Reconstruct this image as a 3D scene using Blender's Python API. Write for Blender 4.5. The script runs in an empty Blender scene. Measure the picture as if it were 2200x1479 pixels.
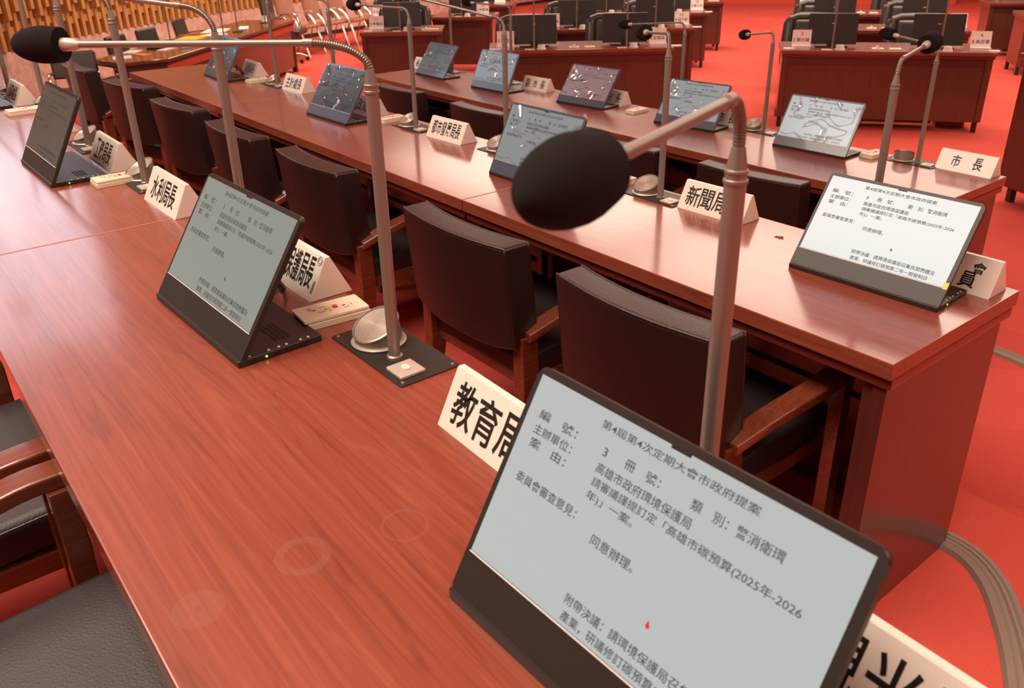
import bpy, bmesh, math, random
from mathutils import Vector, Matrix
SC = bpy.context.scene
COL = SC.collection
R = math.radians
random.seed(4)

# ---------------------------------------------------------------- camera, world, lights, exposure
# X runs along the officials' rows, Y towards the councillors' seats, Z up; metres
cd = bpy.data.cameras.new('camera')
cam = bpy.data.objects.new('camera', cd)
COL.objects.link(cam)
right = Vector((0.62339, 0.7817, -0.01815)); up = Vector((-0.31824, 0.27486, 0.90729)); fwd = Vector((-0.71422, 0.55982, -0.42011))
m = Matrix((right, up, -fwd)).transposed().to_4x4()
m.translation = Vector((0, 0, 1.8906))
cam.matrix_world = m
cd.sensor_fit = 'HORIZONTAL'; cd.sensor_width = 36.0
cd.lens = 1790.83 / 2200 * 36
cd.shift_y = -69.7 / 2200
cd.clip_start = 0.02; cd.clip_end = 100
cd.dof.use_dof = True; cd.dof.focus_distance = 1.75; cd.dof.aperture_fstop = 10.0
SC.camera = cam

SC.view_settings.view_transform = 'Standard'
SC.view_settings.look = 'None'
SC.view_settings.gamma = 1.0
SC.view_settings.exposure = 0.0

w = bpy.data.worlds.new('world'); SC.world = w; w.use_nodes = True
bg = w.node_tree.nodes['Background']
bg.inputs[0].default_value = (1.0, 0.84, 0.70, 1); bg.inputs[1].default_value = 0.40


def area(name, loc, target, sx, sy, power, colour):
    d = bpy.data.lights.new(name, 'AREA'); d.shape = 'RECTANGLE'; d.size = sx; d.size_y = sy
    d.energy = power; d.color = colour
    o = bpy.data.objects.new(name, d); COL.objects.link(o); o.location = loc
    d_ = Vector(target) - Vector(loc)
    if d_.xy.length > 1e-4:                              # otherwise it simply faces straight down
        o.rotation_euler = d_.to_track_quat('-Z', 'Y').to_euler()
    return o


WARM = (1.0, 0.83, 0.67)
CEIL = 4.8
# long luminous panels above the councillors, smaller ones beside and behind the officials
for x, y, sx, sy, pw in [(-4.6, 9.6, 6.8, 3.6, 400), (-12.0, 10.2, 7.0, 3.6, 430), (-7.5, 16.6, 9.0, 2.6, 330),
                         (-2.4, -1.0, 5.6, 1.7, 330), (1.9, 1.6, 1.4, 3.0, 70), (2.2, 6.2, 1.4, 3.0, 90)]:
    area('ceiling_lamp', (x, y, CEIL - 0.06), (x, y, 0), sx, sy, pw, WARM)
# daylight through the high window in the left wall, above what the photo shows
area('window_daylight', (-9.6, 0.25, 3.55), (-1.5, 0.3, 1.0), 3.0, 2.2, 52, (0.80, 0.88, 1.0))
# wash light over the panelled wall
area('wall_wash_lamp', (-11.2, 4.8, 4.3), (-13.9, 4.9, 0.6), 4.4, 0.4, 230, (1.0, 0.86, 0.68))


# ---------------------------------------------------------------- mesh helpers
def bx(bm, c, s, rot=None, bev=0.0, seg=2):
    g = bmesh.ops.create_cube(bm, size=1.0)
    vs = g['verts']
    for v in vs:
        v.co = Vector((v.co.x * s[0], v.co.y * s[1], v.co.z * s[2]))
    if bev > 0:
        es = {e for v in vs for e in v.link_edges}
        r = bmesh.ops.bevel(bm, geom=list(es), offset=bev, segments=seg, profile=0.5, affect='EDGES')
        vs = list({v for f in r['faces'] for v in f.verts} | {v for v in vs if v.is_valid})
    M = rot if rot is not None else Matrix.Identity(3)
    for v in vs:
        v.co = M @ v.co + Vector(c)
    return vs


def prism(bm, poly, z0, z1, M=None, bev=0.0, seg=1):
    """extrude a 2-D polygon between local z0 and z1, then place it with the matrix M"""
    a = [bm.verts.new((p[0], p[1], z0)) for p in poly]
    b = [bm.verts.new((p[0], p[1], z1)) for p in poly]
    n = len(poly)
    fs = [bm.faces.new(list(reversed(a))), bm.faces.new(b)]
    for i in range(n):
        fs.append(bm.faces.new((a[i], a[(i + 1) % n], b[(i + 1) % n], b[i])))
    vs = a + b
    if bev > 0:
        es = {e for f in fs[:2] for e in f.edges}
        r = bmesh.ops.bevel(bm, geom=list(es), offset=bev, segments=seg, profile=0.5, affect='EDGES')
        vs = list({v for f in r['faces'] for v in f.verts} | {v for v in vs if v.is_valid})
    if M is not None:
        for v in vs:
            v.co = M @ v.co
    return vs


def rrect(w, h, r, n=5, cx=0, cy=0):
    out = []
    for k, (sx, sy) in enumerate(((1, 1), (-1, 1), (-1, -1), (1, -1))):
        for i in range(n + 1):
            a = math.pi / 2 * (k + i / n)
            out.append((cx + sx * (w / 2 - r) + r * math.cos(a), cy + sy * (h / 2 - r) + r * math.sin(a)))
    return out


def tube(bm, pts, rad, n=12, cap=True):
    pts = [Vector(p) for p in pts]
    rings = []
    prev = None
    for i, p in enumerate(pts):
        t = (pts[min(i + 1, len(pts) - 1)] - pts[max(i - 1, 0)]).normalized()
        if prev is None:
            u = t.orthogonal().normalized()
        else:
            u = (prev - t * prev.dot(t))
            u = u.normalized() if u.length > 1e-6 else t.orthogonal().normalized()
        prev = u
        v = t.cross(u)
        r = rad[i] if isinstance(rad, (list, tuple)) else rad
        rings.append([bm.verts.new(p + (u * math.cos(2 * math.pi * k / n) + v * math.sin(2 * math.pi * k / n)) * r) for k in range(n)])
    for a, b in zip(rings, rings[1:]):
        for k in range(n):
            bm.faces.new((a[k], a[(k + 1) % n], b[(k + 1) % n], b[k]))
    if cap:
        bm.faces.new(list(reversed(rings[0]))); bm.faces.new(rings[-1])
    return rings


def lathe(bm, prof, n=24, M=None):
    """turn (radius, z) pairs about local z"""
    rings = []
    for r, z in prof:
        if r < 1e-5:
            rings.append([bm.verts.new((0, 0, z))])
        else:
            rings.append([bm.verts.new((r * math.cos(2 * math.pi * k / n), r * math.sin(2 * math.pi * k / n), z)) for k in range(n)])
    for a, b in zip(rings, rings[1:]):
        for k in range(n):
            k2 = (k + 1) % n
            if len(a) == 1 and len(b) > 1:
                bm.faces.new((a[0], b[k2], b[k]))
            elif len(b) == 1 and len(a) > 1:
                bm.faces.new((a[k], a[k2], b[0]))
            elif len(a) > 1:
                bm.faces.new((a[k], a[k2], b[k2], b[k]))
    if len(rings[0]) > 1:
        bm.faces.new(list(reversed(rings[0])))
    if len(rings[-1]) > 1:
        bm.faces.new(rings[-1])
    if M is not None:
        for ring in rings:
            for v in ring:
                v.co = M @ v.co
    return rings


def spline(P, n=8):
    """smooth path through the points"""
    P = [Vector(p) for p in P]
    out = []
    for i in range(len(P) - 1):
        p0 = P[max(i - 1, 0)]; p1 = P[i]; p2 = P[i + 1]; p3 = P[min(i + 2, len(P) - 1)]
        for k in range(n):
            t = k / n
            out.append(0.5 * ((2 * p1) + (-p0 + p2) * t + (2 * p0 - 5 * p1 + 4 * p2 - p3) * t * t + (-p0 + 3 * p1 - 3 * p2 + p3) * t ** 3))
    out.append(P[-1])
    return out


def frame(origin, z, x=None):
    """4x4 matrix with its local z along z"""
    z = Vector(z).normalized()
    x = Vector(x).normalized() if x is not None else z.orthogonal().normalized()
    y = z.cross(x).normalized(); x = y.cross(z)
    M = Matrix((x, y, z)).transposed().to_4x4(); M.translation = Vector(origin)
    return M


def obj(name, bm, mat, parent=None, angle=35, smooth=True):
    bmesh.ops.recalc_face_normals(bm, faces=bm.faces[:])
    me = bpy.data.meshes.new(name); bm.to_mesh(me); bm.free()
    if smooth:
        me.polygons.foreach_set('use_smooth', [True] * len(me.polygons))
        me.set_sharp_from_angle(angle=R(angle))
    me.materials.append(mat)
    o = bpy.data.objects.new(name, me); COL.objects.link(o)
    if smooth:
        wn = o.modifiers.new('weighted_normal', 'WEIGHTED_NORMAL'); wn.keep_sharp = True; wn.weight = 90
    if parent is not None:
        o.parent = parent
    return o


def BM():
    return bmesh.new()


def tag(o, label, cat, group=None):
    o['label'] = label; o['category'] = cat
    if group:
        o['group'] = group
    return o


def thing(name, label, cat, loc=(0, 0, 0), rz=0.0, group=None):
    o = bpy.data.objects.new(name, None); COL.objects.link(o)
    o.empty_display_size = 0.05
    o.location = loc; o.rotation_euler = (0, 0, rz)
    return tag(o, label, cat, group)


def structure(name, bm, mat, parent=None, smooth=False):
    o = obj(name, bm, mat, parent, smooth=smooth); o['kind'] = 'structure'
    return o


def kids(o):
    return [c for c in COL.objects if c.parent == o]


KIDS = {}


def dup(root, label, loc, rz, group=None):
    """a copy of a thing with copies of its parts and sub-parts (shared meshes)"""
    if root.name not in KIDS:
        KIDS[root.name] = [(c, kids(c)) for c in kids(root)]
    r = root.copy(); COL.objects.link(r); r.location = loc; r.rotation_euler = (0, 0, rz); r['label'] = label
    if group:
        r['group'] = group
    for c, sub in KIDS[root.name]:
        d = c.copy(); COL.objects.link(d); d.parent = r
        for s in sub:
            e = s.copy(); COL.objects.link(e); e.parent = d
    return r


def text_into(bm, body, M, width=None, height=None, size=1.0, bold=0.0, align='CENTER', cut=None):
    """lettering as a flat mesh in the local XY plane, scaled to width x height and placed with M"""
    cu = bpy.data.curves.new('lettering', 'FONT'); cu.body = body; cu.size = size; cu.offset = bold
    cu.align_x = 'LEFT'; cu.resolution_u = 3
    o = bpy.data.objects.new('lettering', cu); COL.objects.link(o)
    bpy.context.view_layer.update()
    dg = bpy.context.evaluated_depsgraph_get()
    me = bpy.data.meshes.new_from_object(o.evaluated_get(dg))
    bpy.data.objects.remove(o); bpy.data.curves.remove(cu)
    xs = [v.co.x for v in me.vertices]; ys = [v.co.y for v in me.vertices]
    x0, x1, y0, y1 = min(xs), max(xs), min(ys), max(ys)
    sx = width / (x1 - x0) if width else 1.0
    sy = height / (y1 - y0) if height else sx
    if height and not width:
        sx = sy
    ax = {'CENTER': (x0 + x1) / 2, 'LEFT': x0}[align]
    n0 = len(bm.verts)
    bm.from_mesh(me); bpy.data.meshes.remove(me)
    bm.verts.ensure_lookup_table()
    vs = bm.verts[n0:]
    for v in vs:
        v.co = Vector(((v.co.x - ax) * sx, (v.co.y - (y0 + y1) / 2) * sy, 0))
    for v in vs:
        v.co = M @ v.co


# ---------------------------------------------------------------- materials
def mat(name, col, rough=0.5, metal=0.0, spec=0.5, coat=0.0, emit=None, es=1.0):
    m = bpy.data.materials.new(name); m.use_nodes = True
    b = m.node_tree.nodes['Principled BSDF']
    b.inputs['Base Color'].default_value = (*col, 1); b.inputs['Roughness'].default_value = rough
    b.inputs['Metallic'].default_value = metal; b.inputs['Specular IOR Level'].default_value = spec
    b.inputs['Coat Weight'].default_value = coat
    if emit:
        b.inputs['Emission Color'].default_value = (*emit, 1); b.inputs['Emission Strength'].default_value = es
    return m


def nodes(m):
    nt = m.node_tree
    return nt, nt.nodes, nt.links, nt.nodes['Principled BSDF']


def coords(nt, scale, rot=(0, 0, 0)):
    tc = nt.nodes.new('ShaderNodeTexCoord'); mp = nt.nodes.new('ShaderNodeMapping')
    mp.inputs['Scale'].default_value = scale; mp.inputs['Rotation'].default_value = rot
    nt.links.new(tc.outputs['Object'], mp.inputs['Vector'])
    return mp.outputs['Vector']


def noise(nt, vec, scale, detail=4, rough=0.55, dist=0.0):
    n = nt.nodes.new('ShaderNodeTexNoise'); n.inputs['Scale'].default_value = scale
    n.inputs['Detail'].default_value = detail; n.inputs['Roughness'].default_value = rough; n.inputs['Distortion'].default_value = dist
    nt.links.new(vec, n.inputs['Vector'])
    return n.outputs['Fac']


def ramp(nt, fac, stops):
    r = nt.nodes.new('ShaderNodeValToRGB')
    el = r.color_ramp.elements
    while len(el) < len(stops):
        el.new(0.5)
    for e, (p, c) in zip(el, stops):
        e.position = p; e.color = (*c, 1)
    nt.links.new(fac, r.inputs['Fac'])
    return r.outputs['Color']


def mixc(nt, a, b, fac, mode='MIX'):
    n = nt.nodes.new('ShaderNodeMix'); n.data_type = 'RGBA'; n.blend_type = mode
    if isinstance(fac, float):
        n.inputs[0].default_value = fac
    else:
        nt.links.new(fac, n.inputs[0])
    for s, v in ((6, a), (7, b)):
        if isinstance(v, tuple):
            n.inputs[s].default_value = (*v, 1)
        else:
            nt.links.new(v, n.inputs[s])
    return n.outputs[2]


def bump(nt, h, strength, dist=0.002):
    b = nt.nodes.new('ShaderNodeBump'); b.inputs['Strength'].default_value = strength; b.inputs['Distance'].default_value = dist
    nt.links.new(h, b.inputs['Height'])
    return b.outputs['Normal']


def wood(name, lo, mid, hi, axis, rough=0.38, fine=1.0, coat=0.8):
    """red veneer: fine fibres plus slow cathedral figure, stretched along one axis"""
    m = mat(name, mid, rough, coat=coat)
    nt, N, L, b = nodes(m)
    st = [9.0, 9.0, 9.0]; st[axis] = 0.75
    slow = noise(nt, coords(nt, tuple(st)), 1.15, 2, 0.5, 1.6)
    mt = nt.nodes.new('ShaderNodeMath'); mt.operation = 'MULTIPLY'; mt.inputs[1].default_value = 9.0; L.new(slow, mt.inputs[0])
    fr = nt.nodes.new('ShaderNodeMath'); fr.operation = 'PINGPONG'; fr.inputs[1].default_value = 1.0; L.new(mt.outputs[0], fr.inputs[0])
    s2 = [150.0 * fine] * 3; s2[axis] = 3.0
    fib = noise(nt, coords(nt, tuple(s2)), 1.0, 3, 0.6, 0.3)
    c1 = ramp(nt, fr.outputs[0], [(0.0, lo), (0.16, mid), (0.8, mid), (1.0, hi)])
    c2 = ramp(nt, fib, [(0.25, lo), (0.55, mid), (0.8, hi)])
    c = mixc(nt, c1, c2, 0.55)
    L.new(c, b.inputs['Base Color'])
    b.inputs['Coat Roughness'].default_value = 0.14
    L.new(bump(nt, fib, 0.025), b.inputs['Normal'])
    return m


M = {}
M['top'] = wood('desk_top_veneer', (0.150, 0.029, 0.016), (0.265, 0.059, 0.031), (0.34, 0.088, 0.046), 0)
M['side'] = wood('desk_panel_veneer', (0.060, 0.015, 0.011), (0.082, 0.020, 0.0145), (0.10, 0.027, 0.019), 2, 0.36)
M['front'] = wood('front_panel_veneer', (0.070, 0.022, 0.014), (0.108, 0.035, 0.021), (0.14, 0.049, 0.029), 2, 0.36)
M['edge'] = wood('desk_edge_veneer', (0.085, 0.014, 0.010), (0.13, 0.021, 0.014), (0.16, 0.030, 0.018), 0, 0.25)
M['arm'] = wood('armrest_wood', (0.12, 0.026, 0.012), (0.20, 0.048, 0.02), (0.28, 0.078, 0.03), 1, 0.25)
M['table'] = wood('clerk_table_veneer', (0.09, 0.028, 0.015), (0.16, 0.055, 0.028), (0.22, 0.08, 0.04), 0, 0.2)


M['seam'] = mat('seam_highlight_tone', (0.62, 0.26, 0.14), 0.35)  # paler than the veneer: the bevel highlight along the seams, put into colour


def leather(name, c0, c1, rough, scale=150, strength=0.5):
    m = mat(name, c0, rough, spec=0.75)
    nt, N, L, b = nodes(m)
    v = nt.nodes.new('ShaderNodeTexVoronoi'); v.feature = 'DISTANCE_TO_EDGE'; v.inputs['Scale'].default_value = scale
    L.new(coords(nt, (1, 1, 1)), v.inputs['Vector'])
    n = noise(nt, coords(nt, (1, 1, 1)), 9, 5, 0.6)
    L.new(mixc(nt, c0, c1, n), b.inputs['Base Color'])
    L.new(bump(nt, v.outputs['Distance'], strength, 0.0012), b.inputs['Normal'])
    return m


M['leather'] = leather('dark_brown_leather', (0.016, 0.0065, 0.0058), (0.027, 0.011, 0.009), 0.40)
M['seat_leather'] = leather('worn_seat_leather', (0.014, 0.007, 0.0065), (0.024, 0.012, 0.010), 0.55)
M['black_leather'] = leather('black_leather', (0.030, 0.027, 0.022), (0.050, 0.045, 0.037), 0.29, 90, 0.2)
M['brown_shell'] = leather('brown_upholstery', (0.26, 0.095, 0.055), (0.36, 0.15, 0.09), 0.5, 160, 0.2)
M['metal'] = mat('champagne_metal', (0.33, 0.29, 0.255), 0.40, 0.6)
M['neck'] = mat('ribbed_gooseneck_metal', (0.24, 0.21, 0.18), 0.38, 0.75)
M['ring'] = mat('pale_metal_ring', (0.62, 0.55, 0.48), 0.42, 0.35)
M['chrome'] = mat('chrome', (0.75, 0.70, 0.64), 0.16, 1.0)
M['plate'] = mat('dark_metal_plate', (0.030, 0.027, 0.024), 0.42, 0.2)
M['screw'] = mat('screw_steel', (0.7, 0.65, 0.6), 0.3, 0.9)
M['foam'] = mat('black_foam', (0.012, 0.010, 0.010), 0.95, spec=0.15)
nt, N, L, b = nodes(M['foam'])
L.new(bump(nt, noise(nt, coords(nt, (1, 1, 1)), 900, 2), 0.7, 0.001), b.inputs['Normal'])
M['black'] = mat('black_plastic', (0.022, 0.017, 0.014), 0.42)
M['blue'] = mat('film_covered_plastic', (0.075, 0.095, 0.135), 0.22, coat=0.3)
M['light_edge'] = mat('bezel_line_and_edge_glint', (0.75, 0.75, 0.74), 0.35)
M['button'] = mat('pale_button', (0.75, 0.68, 0.6), 0.4)
M['cream'] = mat('cream_plastic', (0.82, 0.74, 0.56), 0.38)
M['acrylic'] = mat('ivory_acrylic', (0.86, 0.79, 0.70), 0.25, coat=0.2)
M['paper'] = mat('white_paper', (0.85, 0.80, 0.74), 0.6)
M['plate_white'] = mat('pinkish_white_card', (0.86, 0.76, 0.72), 0.5)
M['ink'] = mat('black_ink', (0.008, 0.007, 0.007), 0.5)
M['red_ink'] = mat('red_ink', (0.62, 0.02, 0.03), 0.5)
M['doc_ink'] = mat('screen_text', (0.035, 0.045, 0.07), 0.6)
M['yellow'] = mat('yellow_key', (0.85, 0.62, 0.04), 0.35)
M['red'] = mat('red_key', (0.65, 0.05, 0.04), 0.35)
M['olive'] = mat('olive_sticker', (0.33, 0.26, 0.03), 0.5)
M['orange'] = mat('orange_paper', (0.85, 0.25, 0.06), 0.5)
M['white'] = mat('white_plastic', (0.83, 0.80, 0.76), 0.35)
M['led'] = mat('green_led', (0.2, 0.9, 0.1), 0.4, emit=(0.35, 1.0, 0.1), es=1.6)
M['cable'] = mat('dark_cable', (0.05, 0.045, 0.045), 0.35)
M['cover'] = mat('grey_rubber_cover', (0.26, 0.20, 0.155), 0.55)
M['redbin'] = mat('dark_red_plastic', (0.25, 0.03, 0.03), 0.45)

m = mat('red_carpet', (0.55, 0.06, 0.04), 0.95, spec=0.15); M['carpet'] = m
nt, N, L, b = nodes(m)
v = coords(nt, (1, 1, 1), (0, 0, R(-38)))
ck = nt.nodes.new('ShaderNodeTexBrick'); ck.inputs['Scale'].default_value = 1.0; ck.offset = 0.5
for k, val in (('Mortar Size', 0.0), ('Bias', 0.0), ('Brick Width', 1.0), ('Row Height', 0.5)):
    ck.inputs[k].default_value = val
ck.inputs['Color1'].default_value = (0.74, 0.118, 0.082, 1); ck.inputs['Color2'].default_value = (0.60, 0.090, 0.068, 1)
L.new(v, ck.inputs['Vector'])
fine = noise(nt, coords(nt, (1, 1, 1)), 340, 2, 0.7)
c = mixc(nt, ck.outputs['Color'], ramp(nt, fine, [(0.3, (0.44, 0.045, 0.038)), (0.7, (0.80, 0.135, 0.090))]), 0.45)
L.new(c, b.inputs['Base Color'])
L.new(bump(nt, fine, 0.5, 0.003), b.inputs['Normal'])

m = mat('pink_marble', (0.42, 0.25, 0.22), 0.22); M['marble'] = m
nt, N, L, b = nodes(m)
n1 = noise(nt, coords(nt, (1, 1, 1)), 5.0, 6, 0.6, 1.2)
L.new(ramp(nt, n1, [(0.3, (0.40, 0.24, 0.20)), (0.5, (0.56, 0.38, 0.31)), (0.7, (0.66, 0.49, 0.39))]), b.inputs['Base Color'])
M['slat'] = wood('golden_slat_wood', (0.36, 0.15, 0.045), (0.52, 0.25, 0.08), (0.66, 0.38, 0.15), 2, 0.4)
M['slat_back'] = wood('dark_slat_backing', (0.12, 0.045, 0.018), (0.18, 0.07, 0.026), (0.22, 0.09, 0.035), 2, 0.5)
M['ceiling'] = mat('cream_ceiling', (0.75, 0.66, 0.56), 0.8)
M['wallpaint'] = mat('warm_wall_panel', (0.45, 0.27, 0.17), 0.6)
M['base'] = mat('dark_baseboard', (0.03, 0.02, 0.018), 0.4)


def screen_mat(name, col, s):
    m = mat(name, (0.02, 0.02, 0.02), 0.25, emit=col, es=s)
    return m


def film_mat():
    m = bpy.data.materials.new('clear_plastic_film'); m.use_nodes = True
    nt = m.node_tree; nt.nodes.clear()
    out = nt.nodes.new('ShaderNodeOutputMaterial'); mx = nt.nodes.new('ShaderNodeMixShader')
    tr = nt.nodes.new('ShaderNodeBsdfTransparent'); gl = nt.nodes.new('ShaderNodeBsdfGlossy'); gl.inputs['Roughness'].default_value = 0.16
    tr.inputs['Color'].default_value = (0.95, 0.96, 0.97, 1)
    fr = nt.nodes.new('ShaderNodeFresnel'); fr.inputs['IOR'].default_value = 1.6
    n = noise(nt, coords(nt, (1, 1.4, 1)), 7, 1, 0.4, 0.8)
    sub = nt.nodes.new('ShaderNodeMath'); sub.operation = 'SUBTRACT'; sub.inputs[1].default_value = 0.5; nt.links.new(n, sub.inputs[0])
    ab = nt.nodes.new('ShaderNodeMath'); ab.operation = 'ABSOLUTE'; nt.links.new(sub.outputs[0], ab.inputs[0])
    ml = nt.nodes.new('ShaderNodeMath'); ml.operation = 'MULTIPLY'; ml.inputs[1].default_value = 34.0; ml.use_clamp = True; nt.links.new(ab.outputs[0], ml.inputs[0])
    bp = bump(nt, ml.outputs[0], 0.9, 0.006)
    nt.links.new(bp, gl.inputs['Normal'])
    cr = nt.nodes.new('ShaderNodeMath'); cr.operation = 'MULTIPLY_ADD'; cr.inputs[1].default_value = -0.45; cr.inputs[2].default_value = 0.45   # creases gleam more than the flat film
    nt.links.new(ml.outputs[0], cr.inputs[0])
    mul = nt.nodes.new('ShaderNodeMath'); mul.operation = 'MULTIPLY_ADD'; mul.inputs[1].default_value = 0.45
    nt.links.new(fr.outputs[0], mul.inputs[0]); nt.links.new(cr.outputs[0], mul.inputs[2])
    nt.links.new(mul.outputs[0], mx.inputs[0]); nt.links.new(tr.outputs[0], mx.inputs[1]); nt.links.new(gl.outputs[0], mx.inputs[2])
    nt.links.new(mx.outputs[0], out.inputs['Surface'])
    return m


M['film'] = film_mat()

# ---------------------------------------------------------------- the room
ZA, ZB, ZC, ZD = 1.2476, 1.0857, 0.8958, 0.75           # desk tops of the three officials' rows and of the councillors
FA, FB, FC = 0.4976, 0.3357, 0.1458                      # the tiers they stand on

bm = BM(); bx(bm, (-6, 11, -0.05), (44, 44, 0.1)); structure('floor', bm, M['carpet'])
bm = BM(); bx(bm, (-1.2, -1.15, FC / 2), (14.0, 10.2, FC)); structure('floor_tier', bm, M['carpet'])
bm = BM(); bx(bm, (-1.2, -1.975, (FC + FB) / 2), (13.4, 8.55, FB - FC)); structure('floor_tier', bm, M['carpet'])
bm = BM(); bx(bm, (-1.2, -2.70, (FB + FA) / 2), (12.8, 7.1, FA - FB)); structure('floor_tier', bm, M['carpet'])
bm = BM(); bx(bm, (-14.4, 19.8, 0.09), (9.0, 3.0, 0.18), Matrix.Rotation(R(38), 3, 'Z')); structure('floor_step', bm, M['carpet'])
bm = BM(); bx(bm, (-6, 11, CEIL + 0.05), (44, 44, 0.1)); structure('ceiling', bm, M['ceiling'])

WALL = [(-8.6, -1.6), (-10.3, 0.25), (-11.54, 1.6), (-12.67, 2.71), (-13.46, 3.72), (-14.46, 5.13), (-15.11, 6.23), (-15.6, 7.27), (-16.1, 8.6), (-16.7, 10.4), (-17.6, 13.4), (-18.6, 17.0)]
WP = [Vector((p.x, p.y, 0)) for p in spline([(*q, 0) for q in WALL], 6)]


def wall_strip(bm, off, z0, z1, thick):
    n = len(WP); a = []
    for i, p in enumerate(WP):
        t = (WP[min(i + 1, n - 1)] - WP[max(i - 1, 0)]).normalized()
        nrm = Vector((t.y, -t.x, 0))                     # into the room
        q0 = p + nrm * off; q1 = p + nrm * (off - thick)
        a.append([bm.verts.new((q0.x, q0.y, z0)), bm.verts.new((q0.x, q0.y, z1)), bm.verts.new((q1.x, q1.y, z1)), bm.verts.new((q1.x, q1.y, z0))])
    for s, e in zip(a, a[1:]):
        for k in range(4):
            bm.faces.new((s[k], e[k], e[(k + 1) % 4], s[(k + 1) % 4]))
    bm.faces.new(a[0]); bm.faces.new(list(reversed(a[-1])))


bm = BM(); wall_strip(bm, -0.06, 0.0, CEIL, 0.12); wl = structure('wall_left', bm, M['slat_back'])
bm = BM(); wall_strip(bm, 0.05, 0.0, 0.66, 0.10); structure('dado', bm, M['marble'], wl, smooth=True)
bm = BM(); wall_strip(bm, 0.065, 0.0, 0.075, 0.03); structure('baseboard_left', bm, M['base'], wl)
bm = BM()
d = 0.0; k = 0
acc = [0.0]
for a_, b_ in zip(WP, WP[1:]):
    acc.append(acc[-1] + (b_ - a_).length)
while d < acc[-1] - 0.3:
    i = max(j for j in range(len(acc)) if acc[j] <= d); i = min(i, len(WP) - 2)
    t = (WP[i + 1] - WP[i]).normalized(); nrm = Vector((t.y, -t.x, 0))
    p = WP[i] + t * (d - acc[i])
    rot = Matrix((t, nrm, Vector((0, 0, 1)))).transposed()
    zo = 1.00 + 0.09 * (k % 2)
    bx(bm, p + nrm * 0.035 + Vector((0, 0, (0.665 + 2.2) / 2)), (0.060, 0.07, 2.2 - 0.665), rot)
    bx(bm, p + nrm * 0.095 + Vector((0, 0, (zo + 2.2) / 2)), (0.062, 0.05, 2.2 - zo), rot)
    for zb in (0.88 + 0.05 * (k % 2), 1.42 + 0.05 * (k % 2)):
        bx(bm, p + t * 0.075 + nrm * 0.02 + Vector((0, 0, zb)), (0.09, 0.05, 0.085), rot)
    d += 0.150; k += 1
structure('slat_cladding', bm, M['slat'], wl)
bm = BM(); bx(bm, (4.8, 10, CEIL / 2), (0.1, 42, CEIL)); structure('wall_right', bm, M['wallpaint'])
bm = BM(); bx(bm, (-6, 31, CEIL / 2), (44, 0.1, CEIL)); structure('wall_back', bm, M['wallpaint'])


# ---------------------------------------------------------------- officials' desks (long tiered rows)
def long_desk(label, x0, x1, y0, y1, zt, zf, group, ends=''):
    w_, d_ = x1 - x0, y1 - y0
    t = thing('desk', label, 'desk', ((x0 + x1) / 2, (y0 + y1) / 2, zf), 0, group)
    h = zt - zf
    bm = BM(); bx(bm, (0, 0, h - 0.019), (w_ - 0.003, d_, 0.038), bev=0.003, seg=2); top = obj('tabletop', bm, M['top'], t)
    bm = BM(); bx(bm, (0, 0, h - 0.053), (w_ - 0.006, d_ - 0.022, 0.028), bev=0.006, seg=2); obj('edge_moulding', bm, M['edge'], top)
    for s in (-1, 1):
        bm = BM()
        if ('L', 'R')[s > 0] in ends:
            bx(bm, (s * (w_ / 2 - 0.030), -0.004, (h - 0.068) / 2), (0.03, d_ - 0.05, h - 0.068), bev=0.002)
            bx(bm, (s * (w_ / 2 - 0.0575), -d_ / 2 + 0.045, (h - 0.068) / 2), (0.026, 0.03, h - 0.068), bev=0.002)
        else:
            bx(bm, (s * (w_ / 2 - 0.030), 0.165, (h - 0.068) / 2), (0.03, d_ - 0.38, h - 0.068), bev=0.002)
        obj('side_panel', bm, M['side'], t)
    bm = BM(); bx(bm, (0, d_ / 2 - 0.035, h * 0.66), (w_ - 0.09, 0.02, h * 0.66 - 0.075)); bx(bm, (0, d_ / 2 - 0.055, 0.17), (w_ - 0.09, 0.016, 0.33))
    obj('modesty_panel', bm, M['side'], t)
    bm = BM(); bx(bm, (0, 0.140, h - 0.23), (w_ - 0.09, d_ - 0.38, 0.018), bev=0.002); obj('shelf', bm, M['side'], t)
    if 'R' not in ends:
        bm = BM(); bx(bm, (w_ / 2 - 0.0005, 0, h - 0.0008), (0.0030, d_ - 0.004, 0.0022)); obj('seam_highlight', bm, M['seam'], top)  # thin pale strip painting the highlight on the seam's bevel
    nn = max(1, round(w_ / 0.72))
    for i in range(1, nn):
        bm = BM(); bx(bm, (-w_ / 2 + i * w_ / nn, 0.140, h - 0.145), (0.018, d_ - 0.40, 0.152), bev=0.002); obj('divider', bm, M['side'], t)
    return t


ROWG = "officials' long desks"
desk0 = long_desk('nearest red-brown desk top holding the large close-up monitor', -2.072, 0.088, 0.094, 0.666, ZA, FA, ROWG, 'R')
long_desk('near-row red desk at the left, beyond the pale seam across its top', -4.232, -2.072, 0.094, 0.666, ZA, FA, ROWG)
long_desk('far left end section of the nearest desk row, cut by the photo edge', -6.0, -4.232, 0.094, 0.666, ZA, FA, ROWG)
long_desk('middle-row desk with a bare end panel, right of the seam', -2.150, -0.673, 1.487, 2.057, ZB, FB, ROWG, 'R')
long_desk('centre section of the middle desk row, between its two seams', -4.316, -2.150, 1.487, 2.057, ZB, FB, ROWG)
long_desk('left end section of the middle desk row, with the slanting end edge', -5.815, -4.316, 1.487, 2.057, ZB, FB, ROWG, 'L')
long_desk('front-row desk under the mayor nameplate at the right', -3.540, -1.385, 3.125, 3.745, ZC, FC, ROWG, 'R')
long_desk('front-row desk at the left, under the most distant film-covered screens', -5.700, -3.540, 3.125, 3.745, ZC, FC, ROWG, 'L')

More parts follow.
